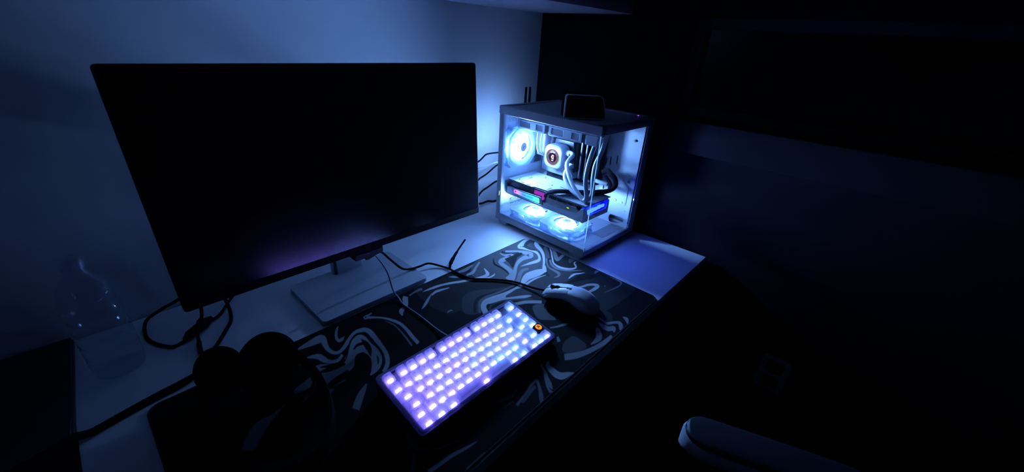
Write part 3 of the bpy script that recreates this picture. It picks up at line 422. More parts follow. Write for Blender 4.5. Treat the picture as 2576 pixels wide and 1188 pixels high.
(0.11,"3104,444 3069,461 3019,484 2965,509 2919,529 2883,543 2852,553 2826,561 2806,570 2789,580 2773,593 2759,607 2749,617 2740,608 2745,594 2753,574 2766,551 2786,531 2812,519 2840,511 2872,505 2908,496 2955,482 3011,465 3064,449 3101,438"),
(0.11,"3235,47 3205,47 3161,47 3112,47 3064,46 3014,46 2959,46 2910,46 2876,46 2874,2 2908,2 2957,1 3012,1 3062,2 3110,3 3159,5 3203,7 3233,9"),
]
# ------------------------------------------------------------------ desk mat with its printed swirls
MX1, MY0, MY1, MT = .9, .0008, .4263, .003
def inside(poly, X, Y):
    c = np.zeros(X.shape, bool); n = len(poly)
    x0, y0 = poly[:, 0].min(), poly[:, 1].min(); x1, y1 = poly[:, 0].max(), poly[:, 1].max()
    jx = np.where((X[0] >= x0) & (X[0] <= x1))[0]; iy = np.where((Y[:, 0] >= y0) & (Y[:, 0] <= y1))[0]
    if not len(jx) or not len(iy): return c
    sl = np.s_[iy[0]:iy[-1] + 1, jx[0]:jx[-1] + 1]; xs, ys = X[sl], Y[sl]; cc = c[sl]
    for i in range(n):
        (ax, ay), (bx, by) = poly[i], poly[(i + 1) % n]
        if ay == by: continue
        hit = ((ay > ys) != (by > ys)) & (xs < (bx - ax) * (ys - ay) / (by - ay) + ax)
        cc ^= hit
    c[sl] = cc
    return c
def build_mat():
    nx, ny, ss = 751, 353, 3
    gx = np.linspace(0, MX1, nx); gy = np.linspace(MY0, MY1, ny)
    dx, dy = gx[1] - gx[0], gy[1] - gy[0]
    fx = (np.arange(nx * ss) - (ss - 1) / 2) / ss * dx; fy = MY0 + (np.arange(ny * ss) - (ss - 1) / 2) / ss * dy
    X, Y = np.meshgrid(fx, fy)
    val = np.full(X.shape, .006)
    for lv, txt in MAT_SWIRLS:
        p = np.array([[float(q) for q in w.split(',')] for w in txt.split()]) / 10000
        val[inside(p, X, Y)] = lv
    val = val.reshape(ny, ss, nx, ss).mean(axis=(1, 3))
    GX, GY = np.meshgrid(gx, gy)
    r = .018
    qx = np.minimum(GX, MX1 - GX); qy = np.minimum(GY - MY0, MY1 - GY)
    out = (qx < r) & (qy < r) & ((r - qx) ** 2 + (r - qy) ** 2 > r * r * 1.02)
    co = np.stack([GX, GY, np.full(GX.shape, MT)], -1).reshape(-1, 3)
    idx = np.arange(nx * ny).reshape(ny, nx)
    q = np.stack([idx[:-1, :-1], idx[:-1, 1:], idx[1:, 1:], idx[1:, :-1]], -1).reshape(-1, 4)
    keep = ~out.reshape(-1)[q].any(1)
    q = q[keep]
    me = bpy.data.meshes.new('desk_mat')
    me.vertices.add(len(co)); me.vertices.foreach_set('co', co.astype(np.float32).ravel())
    me.loops.add(q.size); me.loops.foreach_set('vertex_index', q.ravel().astype(np.int32))
    me.polygons.add(len(q)); me.polygons.foreach_set('loop_start', np.arange(0, q.size, 4, dtype=np.int32))
    me.update(calc_edges=True)
    at = me.attributes.new('print_tone', 'FLOAT', 'POINT'); at.data.foreach_set('value', val.astype(np.float32).ravel())
    me.polygons.foreach_set('use_smooth', [True] * len(me.polygons))
    m = mat('mat_print', (.1, .1, .1), .85, spec=.08); nt = m.node_tree
    a = nt.nodes.new('ShaderNodeAttribute'); a.attribute_name = 'print_tone'
    cm = nt.nodes.new('ShaderNodeCombineColor')
    for k, g in enumerate((.97, .98, 1.0)):
        mm = nt.nodes.new('ShaderNodeMath'); mm.operation = 'MULTIPLY'; mm.inputs[1].default_value = g
        nt.links.new(a.outputs['Fac'], mm.inputs[0]); nt.links.new(mm.outputs[0], cm.inputs[k])
    nt.links.new(cm.outputs[0], nt.nodes['Principled BSDF'].inputs['Base Color'])
    me.materials.append(m)
    return me
dm = thing('desk_mat', 'large black desk mat printed with white and grey marble swirls', 'desk mat')
o = bpy.data.objects.new('printed_top', build_mat()); COL.objects.link(o); o.parent = dm
MB().prism(rrect(.0, MY0, MX1, MY1, .018), .0003, MT - .0002).build('rubber_base', 'rubber_black', dm)
loop = [(x, y, MT * .6) for x, y in rrect(.001, MY0 + .001, MX1 - .001, MY1 - .001, .018, 8)]
ed = MB(); n = len(loop); rs = []
for i, p in enumerate(loop):
    t = (Vector(loop[(i + 1) % n]) - Vector(loop[i - 1])).normalized(); b = Vector((t.y, -t.x, 0))
    rs.append([Vector(p) + b * math.cos(k * PI / 4) * .0016 + Vector((0, 0, 1)) * math.sin(k * PI / 4) * .0016 for k in range(8)])
ed.rings(rs, closed=True); ed.build('stitched_edge', 'stitch', dm)

# ------------------------------------------------------------------ monitor
mon = thing('monitor', 'large black monitor with a dark screen on a white stand', 'monitor', (.3935, .43, 0))
MXc = .3935
tilt = math.atan2(.0214, .354)
W2, H0, H1 = .6178 / 2, .1394, .4934
TM = Matrix.Translation((0, 0, H0)) @ Matrix.Rotation(-tilt, 4, 'X')     # local z up the panel, y back
hh = math.hypot(.354, .0214)
MB().prism(rrect(-W2, 0, W2, hh, .006, 4), .0, .012, TM @ XZ).build('housing', 'plastic_black', mon, bevel=.0012)
MB().prism(rrect(-W2 + .003, .016, W2 - .003, hh - .003, .003, 3), -.0006, .0004, TM @ XZ).build('screen', 'screen_black', mon)
MB().prism(rrect(-W2 + .002, .001, W2 - .002, .0155, .002, 3), -.0012, .0004, TM @ XZ).build('chin', 'bezel_black', mon)
bk = MB()
bk.rings([[TM @ Vector((x, .0115, z)) for x, z in rrect(-.25, .02, .25, .30, .03)], [TM @ Vector((x, .026, z)) for x, z in rrect(-.21, .04, .21, .26, .03)],
          [TM @ Vector((x, .038, z)) for x, z in rrect(-.12, .07, .12, .23, .02)]])
bk.build('rear_shell', 'plastic_black', mon)
jb = MB(); xa, xb = .3545 - MXc, .4265 - MXc
jb.prism([(xa, -.001), (xa + .010, -.0165), (xb - .004, -.0165), (xb, -.012), (xb, .002)], .001, .022, TM @ XZ)
jb.build('control_pod', 'bezel_black', mon, bevel=.002)
MB().prism(rrect(xa + .009, -.0150, xb - .002, -.0035, .005, 4), -.0004, .0012, TM @ XZ).build('control_panel', 'plastic_black', mon)
MB().box((xa + .034, -.0008, -.0072), (xa + .040, .0014, -.0060), TM).build('indicator', 'armrest_grey', mon)
st = MB(); st.prism(rrect(.378 - MXc, .585 - .43, .452 - MXc, .607 - .43, .006), .012, .30)
st.cyl((.415 - MXc, .165, .27), (.415 - MXc, .04, .29), .022, n=20)
st.build('stand_neck', 'stand_white', mon)
MB().box((.379 - MXc, .1535, .014), (.386 - MXc, .1552, .06), r=.0005).build('neck_strip', 'plastic_dark', mon)  # dark strip low on the left of the neck's front
MB().prism(rrect(.2815 - MXc, .0010, .5372 - MXc, .178, .010), .0035, .0125).build('stand_base', 'stand_white', mon, bevel=.002)

# ------------------------------------------------------------------ keyboard
U = .01918
KW, KD = .3234, .1301
kb = thing('keyboard', 'compact keyboard with clear lit keys glowing violet and white', 'keyboard', (.2659, .0778, .0031))
kslope = math.atan2(.018, KD)
# the case: frosted wedge, key bed tilted towards the user
zf, zb = .0190, .0372
def kz(y): return zf + (zb - zf) * y / KD
out_ = rrect(0, 0, KW, KD, .007, 5); inn = rrect(.0066, .0052, KW - .0066, KD - .0052, .003, 5); bot = rrect(.006, .005, KW - .006, KD - .005, .007, 5)
MB().rings([[(x, y, .0015) for x, y in bot], [(x, y, .006) for x, y in out_], [(x, y, kz(y) - .0046) for x, y in out_], [(x, y, kz(y) - .0040) for x, y in inn], [(x, y, kz(y) - .0100) for x, y in inn]]).build('case', 'plastic_black', kb)
MB().rings([[(x, y, kz(y) - .0045) for x, y in out_], [(x, y, kz(y) - .0010) for x, y in out_], [(x * .994 + KW * .003, y * .988 + KD * .006, kz(y)) for x, y in out_],
            [(x, y, kz(y)) for x, y in inn], [(x, y, kz(y) - .0045) for x, y in inn]], closed=True).build('top_frame', 'case_frost', kb)
MB().rings([[(x, y, kz(y) - .0095) for x, y in inn], [(x, y, kz(y) - .0080) for x, y in inn]]).build('switch_plate', 'steel_white', kb)
MB().prism(rrect(.004, .004, KW - .004, KD - .004, .006), .0008, .0022).build('bottom_cover', 'rubber_black', kb)
for fx in (.03, KW - .05):
    for fy in (.012, KD - .02):
        MB().prism(rrect(fx, fy, fx + .02, fy + .008, .003), 0, .0012).build('foot', 'rubber_black', kb)
TK = Matrix.Rotation(kslope, 4, 'X')
def keycap_mesh(wu, du=1.0, iso=False):
    w = wu * U - .0012; d = du * U - .0012; h = .0088
    mb = MB()
    def ring(z, ix, iyf, iyb, r): return [(x, y, z) for x, y in rrect(-w / 2 + ix, -d / 2 + iyf, w / 2 - ix, d / 2 - iyb, r, 3)]
    mb.rings([ring(0, 0, 0, 0, .0012), ring(.002, .0004, .0004, .0002, .0014), ring(h - .0014, .0019, .0020, .0010, .0022), ring(h - .0003, .0025, .0026, .0014, .0022), ring(h, .0035, .0036, .0023, .0022)])
    me = mb.build('keycap', 'key_clear').data
    return me
CAPS = {}
def get_cap(w, d=1.0):
    if (w, d) not in CAPS:
        tmp = keycap_mesh(w, d); CAPS[(w, d)] = tmp
        for o in [o for o in COL.objects if o.data is tmp]: bpy.data.objects.remove(o)
    return CAPS[(w, d)]
def once(mb, name, m):
    o = mb.build(name, m); me = o.data; bpy.data.objects.remove(o); return me
sw = MB(); sw.rings([[(x, y, -.0018) for x, y in rrect(-.007, -.007, .007, .007, .001, 2)], [(x, y, .0012) for x, y in rrect(-.0067, -.0067, .0067, .0067, .001, 2)],
                     [(x, y, .0042) for x, y in rrect(-.0050, -.0040, .0050, .0056, .001, 2)]])
SWM = once(sw, 'switch', 'switch_clear')
ld = MB(); ld.box((-.0048, -.0068, .0004), (.0048, -.0030, .0044), r=.0006, seg=1)
LEDM = [once(ld, 'light_guide', 'key_led_%d' % i) for i in range(4)]
def place(me, name, parent, M):
    o = bpy.data.objects.new(name, me); COL.objects.link(o); o.parent = parent; o.matrix_local = M; return o
KX0, KYT = .0083, KD - .0058
def key(xu, row_y, w, legend=None, d=1.0, led=True):
    """xu: left edge in key units; row_y: distance of the row's far edge from the bed's far edge, in key units"""
    x = KX0 + (xu + w / 2) * U; y = KYT - (row_y + d / 2) * U
    M = Matrix.Translation((x, y, kz(y) - .0038)) @ TK
    c = place(get_cap(w, d), 'keycap', kb, M)
    I = Matrix.Identity(4)
    place(SWM, 'switch', c, Matrix.Translation((0, 0, -.001)))
    f = min(3, max(0, int((xu / 15.5) * 3.2 + random.uniform(-.9, .9) + .4)))
    if led: place(LEDM[f], 'light_guide', c, I)
    if legend:
        lettering(legend, .0046 if len(legend) < 2 else .0030, 'legend', 'legend_dark', c, Matrix.Translation((-.0022 if w < 1.2 else -(w * U / 2 - .0075), .0034, .00885)), .0001, 'CENTER' if w < 1.2 else 'LEFT')
    return c
rows = [0, 1.22, 2.22, 3.22, 4.22, 5.22]
key(0, 0, 1, 'esc')
for b in range(3):
    for k in range(4): key(1.33 + b * 4.33 + k, 0, 1, 'F%d' % (b * 4 + k + 1))
key(15, 0, 1)
for i, ch in enumerate('^1234567890'): key(i, rows[1], 1, ch)
for i in (11, 12): key(i, rows[1], 1)
key(13, rows[1], 2); key(15, rows[1], 1)
key(0, rows[2], 1.5, 'TAB')
for i, ch in enumerate('QWERTZUIOP'): key(1.5 + i, rows[2], 1, ch)
for i in (10, 11): key(1.5 + i, rows[2], 1)
key(13.75, rows[2], 1.25, None, 2.0); key(15, rows[2], 1)
key(0, rows[3], 1.75, 'CAPS')
for i, ch in enumerate('ASDFGHJKL'): key(1.75 + i, rows[3], 1, ch)
for i in (9, 10, 11): key(1.75 + i, rows[3], 1)
key(15, rows[3], 1)
key(0, rows[4], 1.25, 'shift'); key(1.25, rows[4], 1, '<')
for i, ch in enumerate('YXCVBNM,.-'): key(2.25 + i, rows[4], 1, ch)
key(12.25, rows[4], 1.75); key(14, rows[4], 1, '^')
for x, w in ((0, 1.25), (1.25, 1.25), (2.5, 1.25)): key(x, rows[5], w)
key(3.75, rows[5], 6.25)
key(10, rows[5], 1.25); key(11.25, rows[5], 1.25)
key(13, rows[5], 1, '<'); key(14, rows[5], 1); key(15, rows[5], 1, '>')
# the dark key with the round orange badge
x = KX0 + 15.5 * U; y = KYT - (rows[4] + .5) * U
M = Matrix.Translation((x, y, kz(y) - .0038)) @ TK
bd = MB().prism(rrect(-.0088, -.0088, .0088, .0088, .002), 0, .0086).build('badge_key', 'rubber_black', kb, bevel=.001); bd.matrix_local = M
bd['label'] = 'dark key with a round orange badge'
e = MB().lathe([(.0068, .0085), (.0068, .0092)], 28).build('emblem', 'badge_orange', bd)
g = MB(); g.tube(cr([(-.0034, -.0034, .0095), (-.0016, -.0014, .0095), (.0010, .0006, .0095), (.0014, .0026, .0095), (-.0004, .0034, .0095), (-.0020, .0020, .0095), (-.0008, .0004, .0095), (.0016, -.0006, .0095), (.0036, -.0002, .0095)], 5), .00062, 6)
g.build('emblem_mark', 'rubber_black', bd)

def cable_path(pts, n=10): return cr(pts, n)
kc = MB().tube(cable_path([(.4095, .4480, .1218), (.4250, .4570, .098), (.4405, .45, .06), (.4400, .43, .020), (.4405, .407, .0075), (.4372, .3859, .0055), (.4396, .3226, .0055), (.4385, .27, .006), (.4372, .2075, .014)]), .0017, 8).build('keyboard_cable', 'cable_grey')
tag(kc, 'thin grey cable from under the monitor to the back of the keyboard', 'cable')

# ------------------------------------------------------------------ mouse
ma = Vector((.7065, .1900, 0)); mb_ = Vector((.7342, .0705, 0))
mdir = (mb_ - ma).normalized()
ms = thing('computer_mouse', 'white wired mouse with black cord on the desk mat', 'mouse', (ma.x, ma.y, .0032), math.atan2(mdir.y, mdir.x))
# local x runs from the cord end to the palm end, local y to the right-hand side
prof = [(-.001, .0275, .0165, .006), (.006, .0300, .0235, .004), (.022, .0300, .0295, .002), (.042, .0285, .0365, .001), (.062, .0285, .0400, .001), (.080, .0300, .0390, .001), (.098, .0305, .0325, .001), (.112, .0270, .0225, .002), (.1205, .0190, .0130, .003), (.1240, .0100, .0080, .004)]
def edge_h(x):            # height of the seam between the white shell and the dark lower side
    return float(np.interp(x, [-.002, .02, .045, .07, .09, .105, .112], [.0110, .0190, .0225, .0190, .0110, .0020, -.001]))
fine = cr([(p[0], p[1], p[2]) for p in prof], 6); z0s = np.interp([f.x for f in fine], [p[0] for p in prof], [p[3] for p in prof])
NS = 40; upper = []; lower = []
for f, z0 in zip(fine, z0s):
    x, hw, h = f; rr = []
    for k in range(400):
        a = 2 * PI * k / 400; cx, sx = math.cos(a), math.sin(a)
        px = math.copysign(abs(cx) ** .62, cx) * hw; pz = math.copysign(abs(sx) ** .7, sx)
        wst = 1 - .10 * math.exp(-((x - .05) / .025) ** 2) * (1 - abs(pz))
        rr.append(Vector((x, -px * wst, z0 + (h - z0) * (.5 + .5 * pz))))
    e = min(max(edge_h(x), z0 + .0006), h - .002)
    up = [p for p in rr if p.z >= e]; i0 = next(i for i in range(400) if rr[i].z >= e and rr[i - 1].z < e)
    up = [rr[(i0 + k) % 400] for k in range(len(up))]; lo = [rr[(i0 + len(up) + k) % 400] for k in range(400 - len(up))]
    pick = lambda L_, n: [L_[round(k * (len(L_) - 1) / (n - 1))] for k in range(n)]
    upper.append(pick(up, NS)); lower.append(pick(lo, NS))
MB().rings(upper).build('shell', 'mouse_white', ms, angle=60)
MB().rings([[Vector((p.x, p.y * .985, p.z)) for p in r] for r in lower]).build('shaded_side', 'rubber_black', ms, angle=60)  # shade on the mouse's lower side, painted in as black
for s in (-1, 1):
    bt = MB(); rr = []
    for x, hw, h, z0 in [(-.006, .0265, .0190, .0), (.004, .028, .0252, 0), (.02, .0285, .0308, 0), (.04, .0270, .0371, 0), (.052, .0262, .0392, 0)]:
        yi, yo = .0028, hw * .80
        rr.append([(x, s * yi, h + .0004), (x, s * yo, h - .0016), (x, s * (yo + .003), h - .0060), (x, s * yo, h - .0075), (x, s * yi, h - .004)])
    bt.rings(rr); bt.build('button', 'mouse_white', ms, angle=60)
MB().lathe([(.0085, -.0028), (.0095, -.0018), (.0095, .0018), (.0085, .0028)], 24, Matrix.Translation((.022, 0, .0262)) @ Matrix.Rotation(PI / 2, 4, 'X')).build('scroll_wheel', 'rubber_black', ms)
MB().box((.044, -.0026, .036), (.056, .0026, .0402), r=.001).build('dpi_button', 'plastic_dark', ms)
MB().box((.004, -.0024, .0150), (.046, .0024, .0330), r=.0008).build('wheel_slot', 'rubber_black', ms)
for bx in (.040, .060): MB().box((bx, .0255, .0235), (bx + .016, .0300, .0285), r=.0015).build('side_button', 'plastic_dark', ms)
MB().prism(rrect(.004, -.024, .112, .024, .012), 0, .0024).build('glide_base', 'plastic_black', ms)
loc = Matrix.Translation(ms.location) @ Matrix.Rotation(ms.rotation_euler.z, 4, 'Z'); inv = loc.inverted()
cpts = [(.3900, .4400, .1215), (.394, .4435, .113), (.414, .455, .1085), (.446, .478, .096), (.470, .487, .066), (.498, .484, .030), (.523, .4860, .0165), (.5466, .4807, .0165), (.5780, .4840, .012), (.5996, .4660, .0045), (.6087, .4400, .004), (.6085, .418, .0055), (.612, .385, .0062), (.6210, .3587, .0062), (.6552, .3244, .0062), (.6850, .2836, .0065), (.6985, .2297, .009), (.7070, .188, .0165)]
crd = MB().tube([inv @ p for p in cable_path([Vector(p) for p in cpts])], .0027, 10).build('cord', 'rubber_black', ms)
tp = [(.6085, .436, .006), (.620, .446, .012), (.634, .4545, .0170), (.654, .466, .021), (.684, .482, .026), (.714, .497, .031)]
MB().tube([inv @ p for p in cr([Vector(p) for p in tp], 6)], [.0034] * 6 + [.0052] * 8 + [.0040] * 6 + [.0028] * 11, 8, flat=.6).build('cable_tie', 'fabric_black', ms)
# ------------------------------------------------------------------ computer
PW, PL, Z0, Z1 = .2734, .3514, .012, .3697
pc = thing('desktop_computer', 'white glass-sided desktop computer lit blue from inside at the desk corner', 'computer', (.9095, .2297, 0), -.0241)
TU = .237                      # motherboard tray
RWL = .336                     # inner side of the rear panel
fr = MB()
# bottom rails, rear posts, right-hand post, top rails
fr.box((-.0004, .004, Z0), (.016, PL, .0368), r=.003); fr.box((.0, .0, Z0), (PW, .014, .0305), r=.003)
fr.box((PW - .016, .004, Z0), (PW, PL, .0368), r=.003); fr.box((.004, PL - .016, Z0), (PW - .004, PL, .0368), r=.003)
fr.box((-.0004, PL - .020, .030), (.018, PL, Z1 - .004), r=.004); fr.box((PW - .030, PL - .018, .030), (PW, PL, Z1 - .004), r=.004)
fr.box((.2415, .0006, .024), (PW, .0050, Z1 - .004), r=.0015)
fr.build('frame', 'case_white', pc)
tf = MB()
tf.box((-.001, -.001, .3465), (.020, PL + .001, Z1), r=.0025); tf.box((PW - .020, -.001, .3465), (PW + .001, PL + .001, Z1), r=.0025)
tf.box((.004, -.001, .3465), (PW - .004, .020, Z1), r=.0025); tf.box((.004, PL - .016, .3465), (PW - .004, PL + .001, Z1), r=.0025)
tf.build('top_frame', 'case_white', pc)
tp = MB().prism(rrect(.018, .052, PW - .018, PL - .014, .012), .3625, .3665)
tp.build('dust_filter', 'case_top', pc)
io = MB().box((.018, .018, .361), (PW - .018, .052, .3688), r=.001).build('front_strip', 'case_white', pc)
pl_ = MB().lathe([(.0022, 0), (.0022, .0006), (.0012, .0010)], 14, Matrix.Translation((.2464, .0405, .3688))).build('power_light', 'led_purple', io)
MB().lathe([(.006, 0), (.006, .0008), (.005, .0012)], 20, Matrix.Translation((.225, .036, .3686))).build('power_button', 'case_top', io)
MB().box((.0, -.0006, .0300), (.2405, .0024, .3470)).build('front_glass', 'clear_glass', pc)
MB().box((-.0032, .0, .0310), (-.0004, PL - .016, .3470)).build('side_glass', 'clear_glass', pc)
MB().box((-.0033, -.0008, .0310), (-.0002, .0, .3470)).build('glass_edge', 'edge_frost', pc)
# rear panel with honeycomb openings and slot covers
def hexes(x0, x1, y0, y1, p, r, keepf=None):
    hs = []; row = 0; y = y0
    while y <= y1:
        x = x0 + (p / 2 if row % 2 else 0)
        while x <= x1:
            if keepf is None or keepf(x, y): hs.append(circ(x, y, r, 6, PI / 6))
            x += p
        y += p * .866; row += 1
    return hs
FX, FZ = .0645, .2480
def honeycomb(x0, x1, y0, y1, p, r, t0, t1, keepf=None):
    """a sheet of hexagonal cells, each with a hexagonal opening"""
    mb = MB(); R = p / math.sqrt(3); row = 0; y = y0
    while y <= y1 + 1e-6:
        x = x0 + (p / 2 if row % 2 else 0)
        while x <= x1 + 1e-6:
            if keepf is None or keepf(x, y):
                o = circ(x, y, R, 6, PI / 6); i_ = circ(x, y, r, 6, PI / 6)
                vs = [(a, b, t) for t in (t0, t1) for a, b in o + i_]
                fs = []
                for k in range(6):
                    q = (k + 1) % 6
                    fs += [(k, q, 6 + q, 6 + k), (12 + k, 18 + k, 18 + q, 12 + q), (6 + k, 6 + q, 18 + q, 18 + k)]
                mb.add(vs, fs, XZ)
            x += p
        y += p * .8660254; row += 1
    return mb
rp = MB()
slots_z = [.052 + k * .0185 for k in range(3)]
rp.prism([(.017, .03), (TU, .03), (TU, .348), (.017, .348)], RWL, RWL + .0012, XZ, holes=[circ(FX, FZ, .0565, 40), [(.14, .18), (.14, .325), (.185, .325), (.185, .18)], [(.022, .322), (.13, .322), (.13, .342), (.022, .342)]] +
         [[(.045, z - .0088), (.170, z - .0088), (.170, z + .0088), (.045, z + .0088)] for z in slots_z])
hc = honeycomb(.006, .123, .189, .307, .0066, .0029, RWL + .0002, RWL + .0010, lambda x, y: math.hypot(x - FX, y - FZ) < .0615)
for part in (hc, honeycomb(.020, .132, .3205, .344, .0066, .0028, RWL + .0002, RWL + .0010)):
    o_ = len(rp.v); rp.v += part.v; rp.f += [tuple(i + o_ for i in f) for f in part.f]; rp.mi += part.mi
rp.build('rear_panel', 'steel_white', pc)
for zc in slots_z:
    cv = MB()
    for z0, z1 in ((zc - .0086, zc - .0052), (zc + .0052, zc + .0086)): cv.box((.045, RWL - .0006, z0), (.170, RWL + .0006, z1))
    for x0, x1 in ((.045, .0475), (.160, .170)): cv.box((x0, RWL - .0006, zc - .0052), (x1, RWL + .0006, zc + .0052))
    part = honeycomb(.0500, .158, zc - .0040, zc + .0045, .0055, .0018, RWL - .0005, RWL + .0003)
    o_ = len(cv.v); cv.v += part.v; cv.f += [tuple(i + o_ for i in f) for f in part.f]; cv.mi += part.mi
    cv.build('slot_cover', 'steel_white', pc)
MB().box((.139, RWL - .003, .179), (.186, RWL + .002, .326)).build('port_plate', 'gpu_dark', pc)
# right-hand outer panel, tray with openings, floor
MB().box((PW - .0022, .012, .034), (PW - .0008, PL - .012, .348)).build('outer_panel', 'case_white', pc)
def slot(y, z, w, h): return rrect(y - w / 2, z - h / 2, y + w / 2, z + h / 2, min(w, h) * .3, 2)
holes = [slot(.113, .222, .0042, .023), slot(.0985, .226, .0042, .026), slot(.077, .234, .0042, .026), slot(.0785, .175, .0050, .022),
         slot(.108, .142, .0045, .021), slot(.090, .140, .0045, .021),
         slot(.128, .320, .010, .004), slot(.128, .300, .008, .004), slot(.126, .280, .008, .004), slot(.122, .262, .006, .006), slot(.070, .334, .003, .012),
         slot(.0455, .0455, .052, .0265), slot(.24, .30, .09, .02)]
holes += [circ(.026, .198, .0016, 10), circ(.024, .152, .0020, 10), circ(.021, .084, .0016, 10), circ(.080, .079, .0016, 10), circ(.0835, .102, .0016, 10), circ(.092, .336, .0018, 10), circ(.094, .206, .0014, 10)]
MB().prism([(.0052, .031), (RWL, .031), (RWL, .347), (.0052, .347)], TU, TU + .0012, YZ, holes=holes).build('motherboard_tray', 'steel_white', pc)
MB().prism(rrect(.022, .100, .072, .160, .006), TU - .0016, TU, YZ, ).build('drive_cover', 'steel_white', pc, bevel=.0012)
for y, z in ((.036, .108), (.058, .110), (.0275, .177), (.030, .3005)):
    sc = MB().lathe([(.0036, 0), (.0036, .0010), (.0024, .0022), (.0014, .0022), (.0012, .0012)], 16, Matrix.Translation((TU - .0014, y, z)) @ Matrix.Rotation(-PI / 2, 4, 'Y')); sc.build('screw', 'metal_grey', pc)
fl = MB(); fl.box((.014, .012, .026), (TU + .034, RWL, .0305))
for k in range(9): fl.box((.118, .016 + k * .0046, .0305), (.230, .0180 + k * .0046, .0316))
fl.build('floor_panel', 'steel_white', pc)
fp = MB()
for x in (.024, PW - .024):
    for y in (.030, PL - .030):
        f = MB().rings([[(a, b, 0) for a, b in rrect(x - .020, y - .018, x + .020, y + .018, .006)], [(a, b, .0125) for a, b in rrect(x - .0235, y - .024, x + .0235, y + .024, .006)]])
        f.build('foot', 'case_white', pc)
for x in (.1300, .1485):
    an = MB().lathe([(.0052, 0), (.0052, .02), (.0046, .05), (.0036, .172), (.0024, .176)], 14, Matrix.Translation((x, PL + .019, .236)))
    an.cyl((x, PL - .004, .243), (x, PL + .019, .243), .0045, n=12); an.build('antenna', 'rubber_black', pc)

# fans: built facing +z, 120 mm square, 25 mm deep (front at z = 0, back at z = -.025)
H = .0595
sq = rrect(-H, -H, H, H, .006, 4)
oct_ = []
for cx, cy, c, first in ((1, 1, .007, 'v'), (-1, 1, .026, 'h'), (-1, -1, .015, 'v'), (1, -1, .026, 'h')):
    p, q = (H * cx, (H - c) * cy), ((H - c) * cx, H * cy)
    oct_ += [p, q] if first == 'v' else [q, p]
fm = MB()
scr = [circ(sx * .0525, sy * .0525, .0022, 10) for sx in (-1, 1) for sy in (-1, 1)]
for z0, z1 in ((-.004, -.0005), (-.025, -.0215)): fm.prism(sq, z0, z1, holes=[circ(0, 0, .0560, 48)] + scr)
fm.lathe([(.0560, -.0250), (.0585, -.0250), (.0585, -.0005), (.0560, -.0005)], 48, closed=True)
for sx in (-1, 1):
    for sy in (-1, 1): fm.cyl((sx * .0525, sy * .0525, -.0215), (sx * .0525, sy * .0525, -.004), .0042, n=12)
for k in range(4):
    a = k * PI / 2 + .5; fm.box((.012, -.002, -.0245), (.057, .002, -.0215), Matrix.Rotation(a, 4, 'Z'))
fm.lathe([(.020, -.0245), (.020, -.0205)], 32)
FM = once(fm, 'fan_frame', 'fan_frost')
FMU = once(fm, 'fan_frame', 'case_white')
df = MB().prism(oct_, -.0006, .0022, holes=[circ(0, 0, .0400, 48)])
DF = once(df, 'diffuser_rim', 'fan_plate')
def blade_mesh():
    mb = MB(); n = 8; top = []; botm = []
    for i in range(n + 1):
        r = .0175 + (.0528 - .0175) * i / n; half = .30 + .06 * i / n; sw_ = .55 * (i / n) ** 1.3
        a = []; b = []
        for j in range(6):
            t = j / 5; ang = sw_ + (t - .5) * 2 * half
            z = -.0045 - .014 * t + .003 * math.sin(PI * t)
            a.append((r * math.cos(ang), r * math.sin(ang), z)); b.append((r * math.cos(ang), r * math.sin(ang), z - .0012))
        top.append(a + b[::-1])
    mb.rings(top); return mb
see_through('fan_blade', (.9, .96, 1.0), .66, (.10, .14, .20), .6, .03, .25)
nt = MATS['fan_blade'].node_tree  # hub LED light scattered in the blades, painted as glow fading outwards
outn = [n for n in nt.nodes if n.type == 'OUTPUT_MATERIAL'][0]; src = outn.inputs[0].links[0].from_node
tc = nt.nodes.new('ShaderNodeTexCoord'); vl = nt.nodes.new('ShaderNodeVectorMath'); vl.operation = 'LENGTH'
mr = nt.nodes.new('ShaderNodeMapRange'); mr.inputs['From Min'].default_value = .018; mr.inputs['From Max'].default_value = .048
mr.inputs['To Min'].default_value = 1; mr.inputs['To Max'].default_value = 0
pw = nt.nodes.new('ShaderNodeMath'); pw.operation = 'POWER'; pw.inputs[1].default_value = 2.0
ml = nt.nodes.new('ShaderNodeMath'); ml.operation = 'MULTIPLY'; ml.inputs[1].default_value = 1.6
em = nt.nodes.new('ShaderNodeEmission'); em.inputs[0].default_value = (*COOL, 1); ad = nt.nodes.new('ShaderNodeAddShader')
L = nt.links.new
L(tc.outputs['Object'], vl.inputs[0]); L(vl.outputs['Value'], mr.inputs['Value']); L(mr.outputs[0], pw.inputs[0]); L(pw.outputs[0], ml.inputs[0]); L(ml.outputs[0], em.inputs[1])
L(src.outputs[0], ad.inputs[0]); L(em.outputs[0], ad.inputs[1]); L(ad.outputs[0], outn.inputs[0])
BL = once(blade_mesh(), 'blade', 'fan_blade'); BLU = once(blade_mesh(), 'blade', 'case_white')
hb = MB().lathe([(.0, -.0100), (.0309, -.0100), (.0309, -.0074), (.0148, -.0050), (.0150, .0046), (.0138, .0062), (.0, .0064)], 32, cap0=False, cap1=False)
HB = once(hb, 'hub', 'hub_grey')
lr = MB().lathe([(.0155, .0046), (.0170, .0052), (.0230, .0030), (.0285, -.0020), (.0310, -.0070)], 40, cap0=False, cap1=False)
LR = once(lr, 'light_ring', 'fan_led'); LRR = once(lr, 'light_ring', 'fan_led_rear')
BR = once(MB().lathe([(.022, -.0212), (.050, -.0212), (.050, -.0204), (.022, -.0204)], 40, closed=True), 'rear_light_ring', 'fan_led_back')
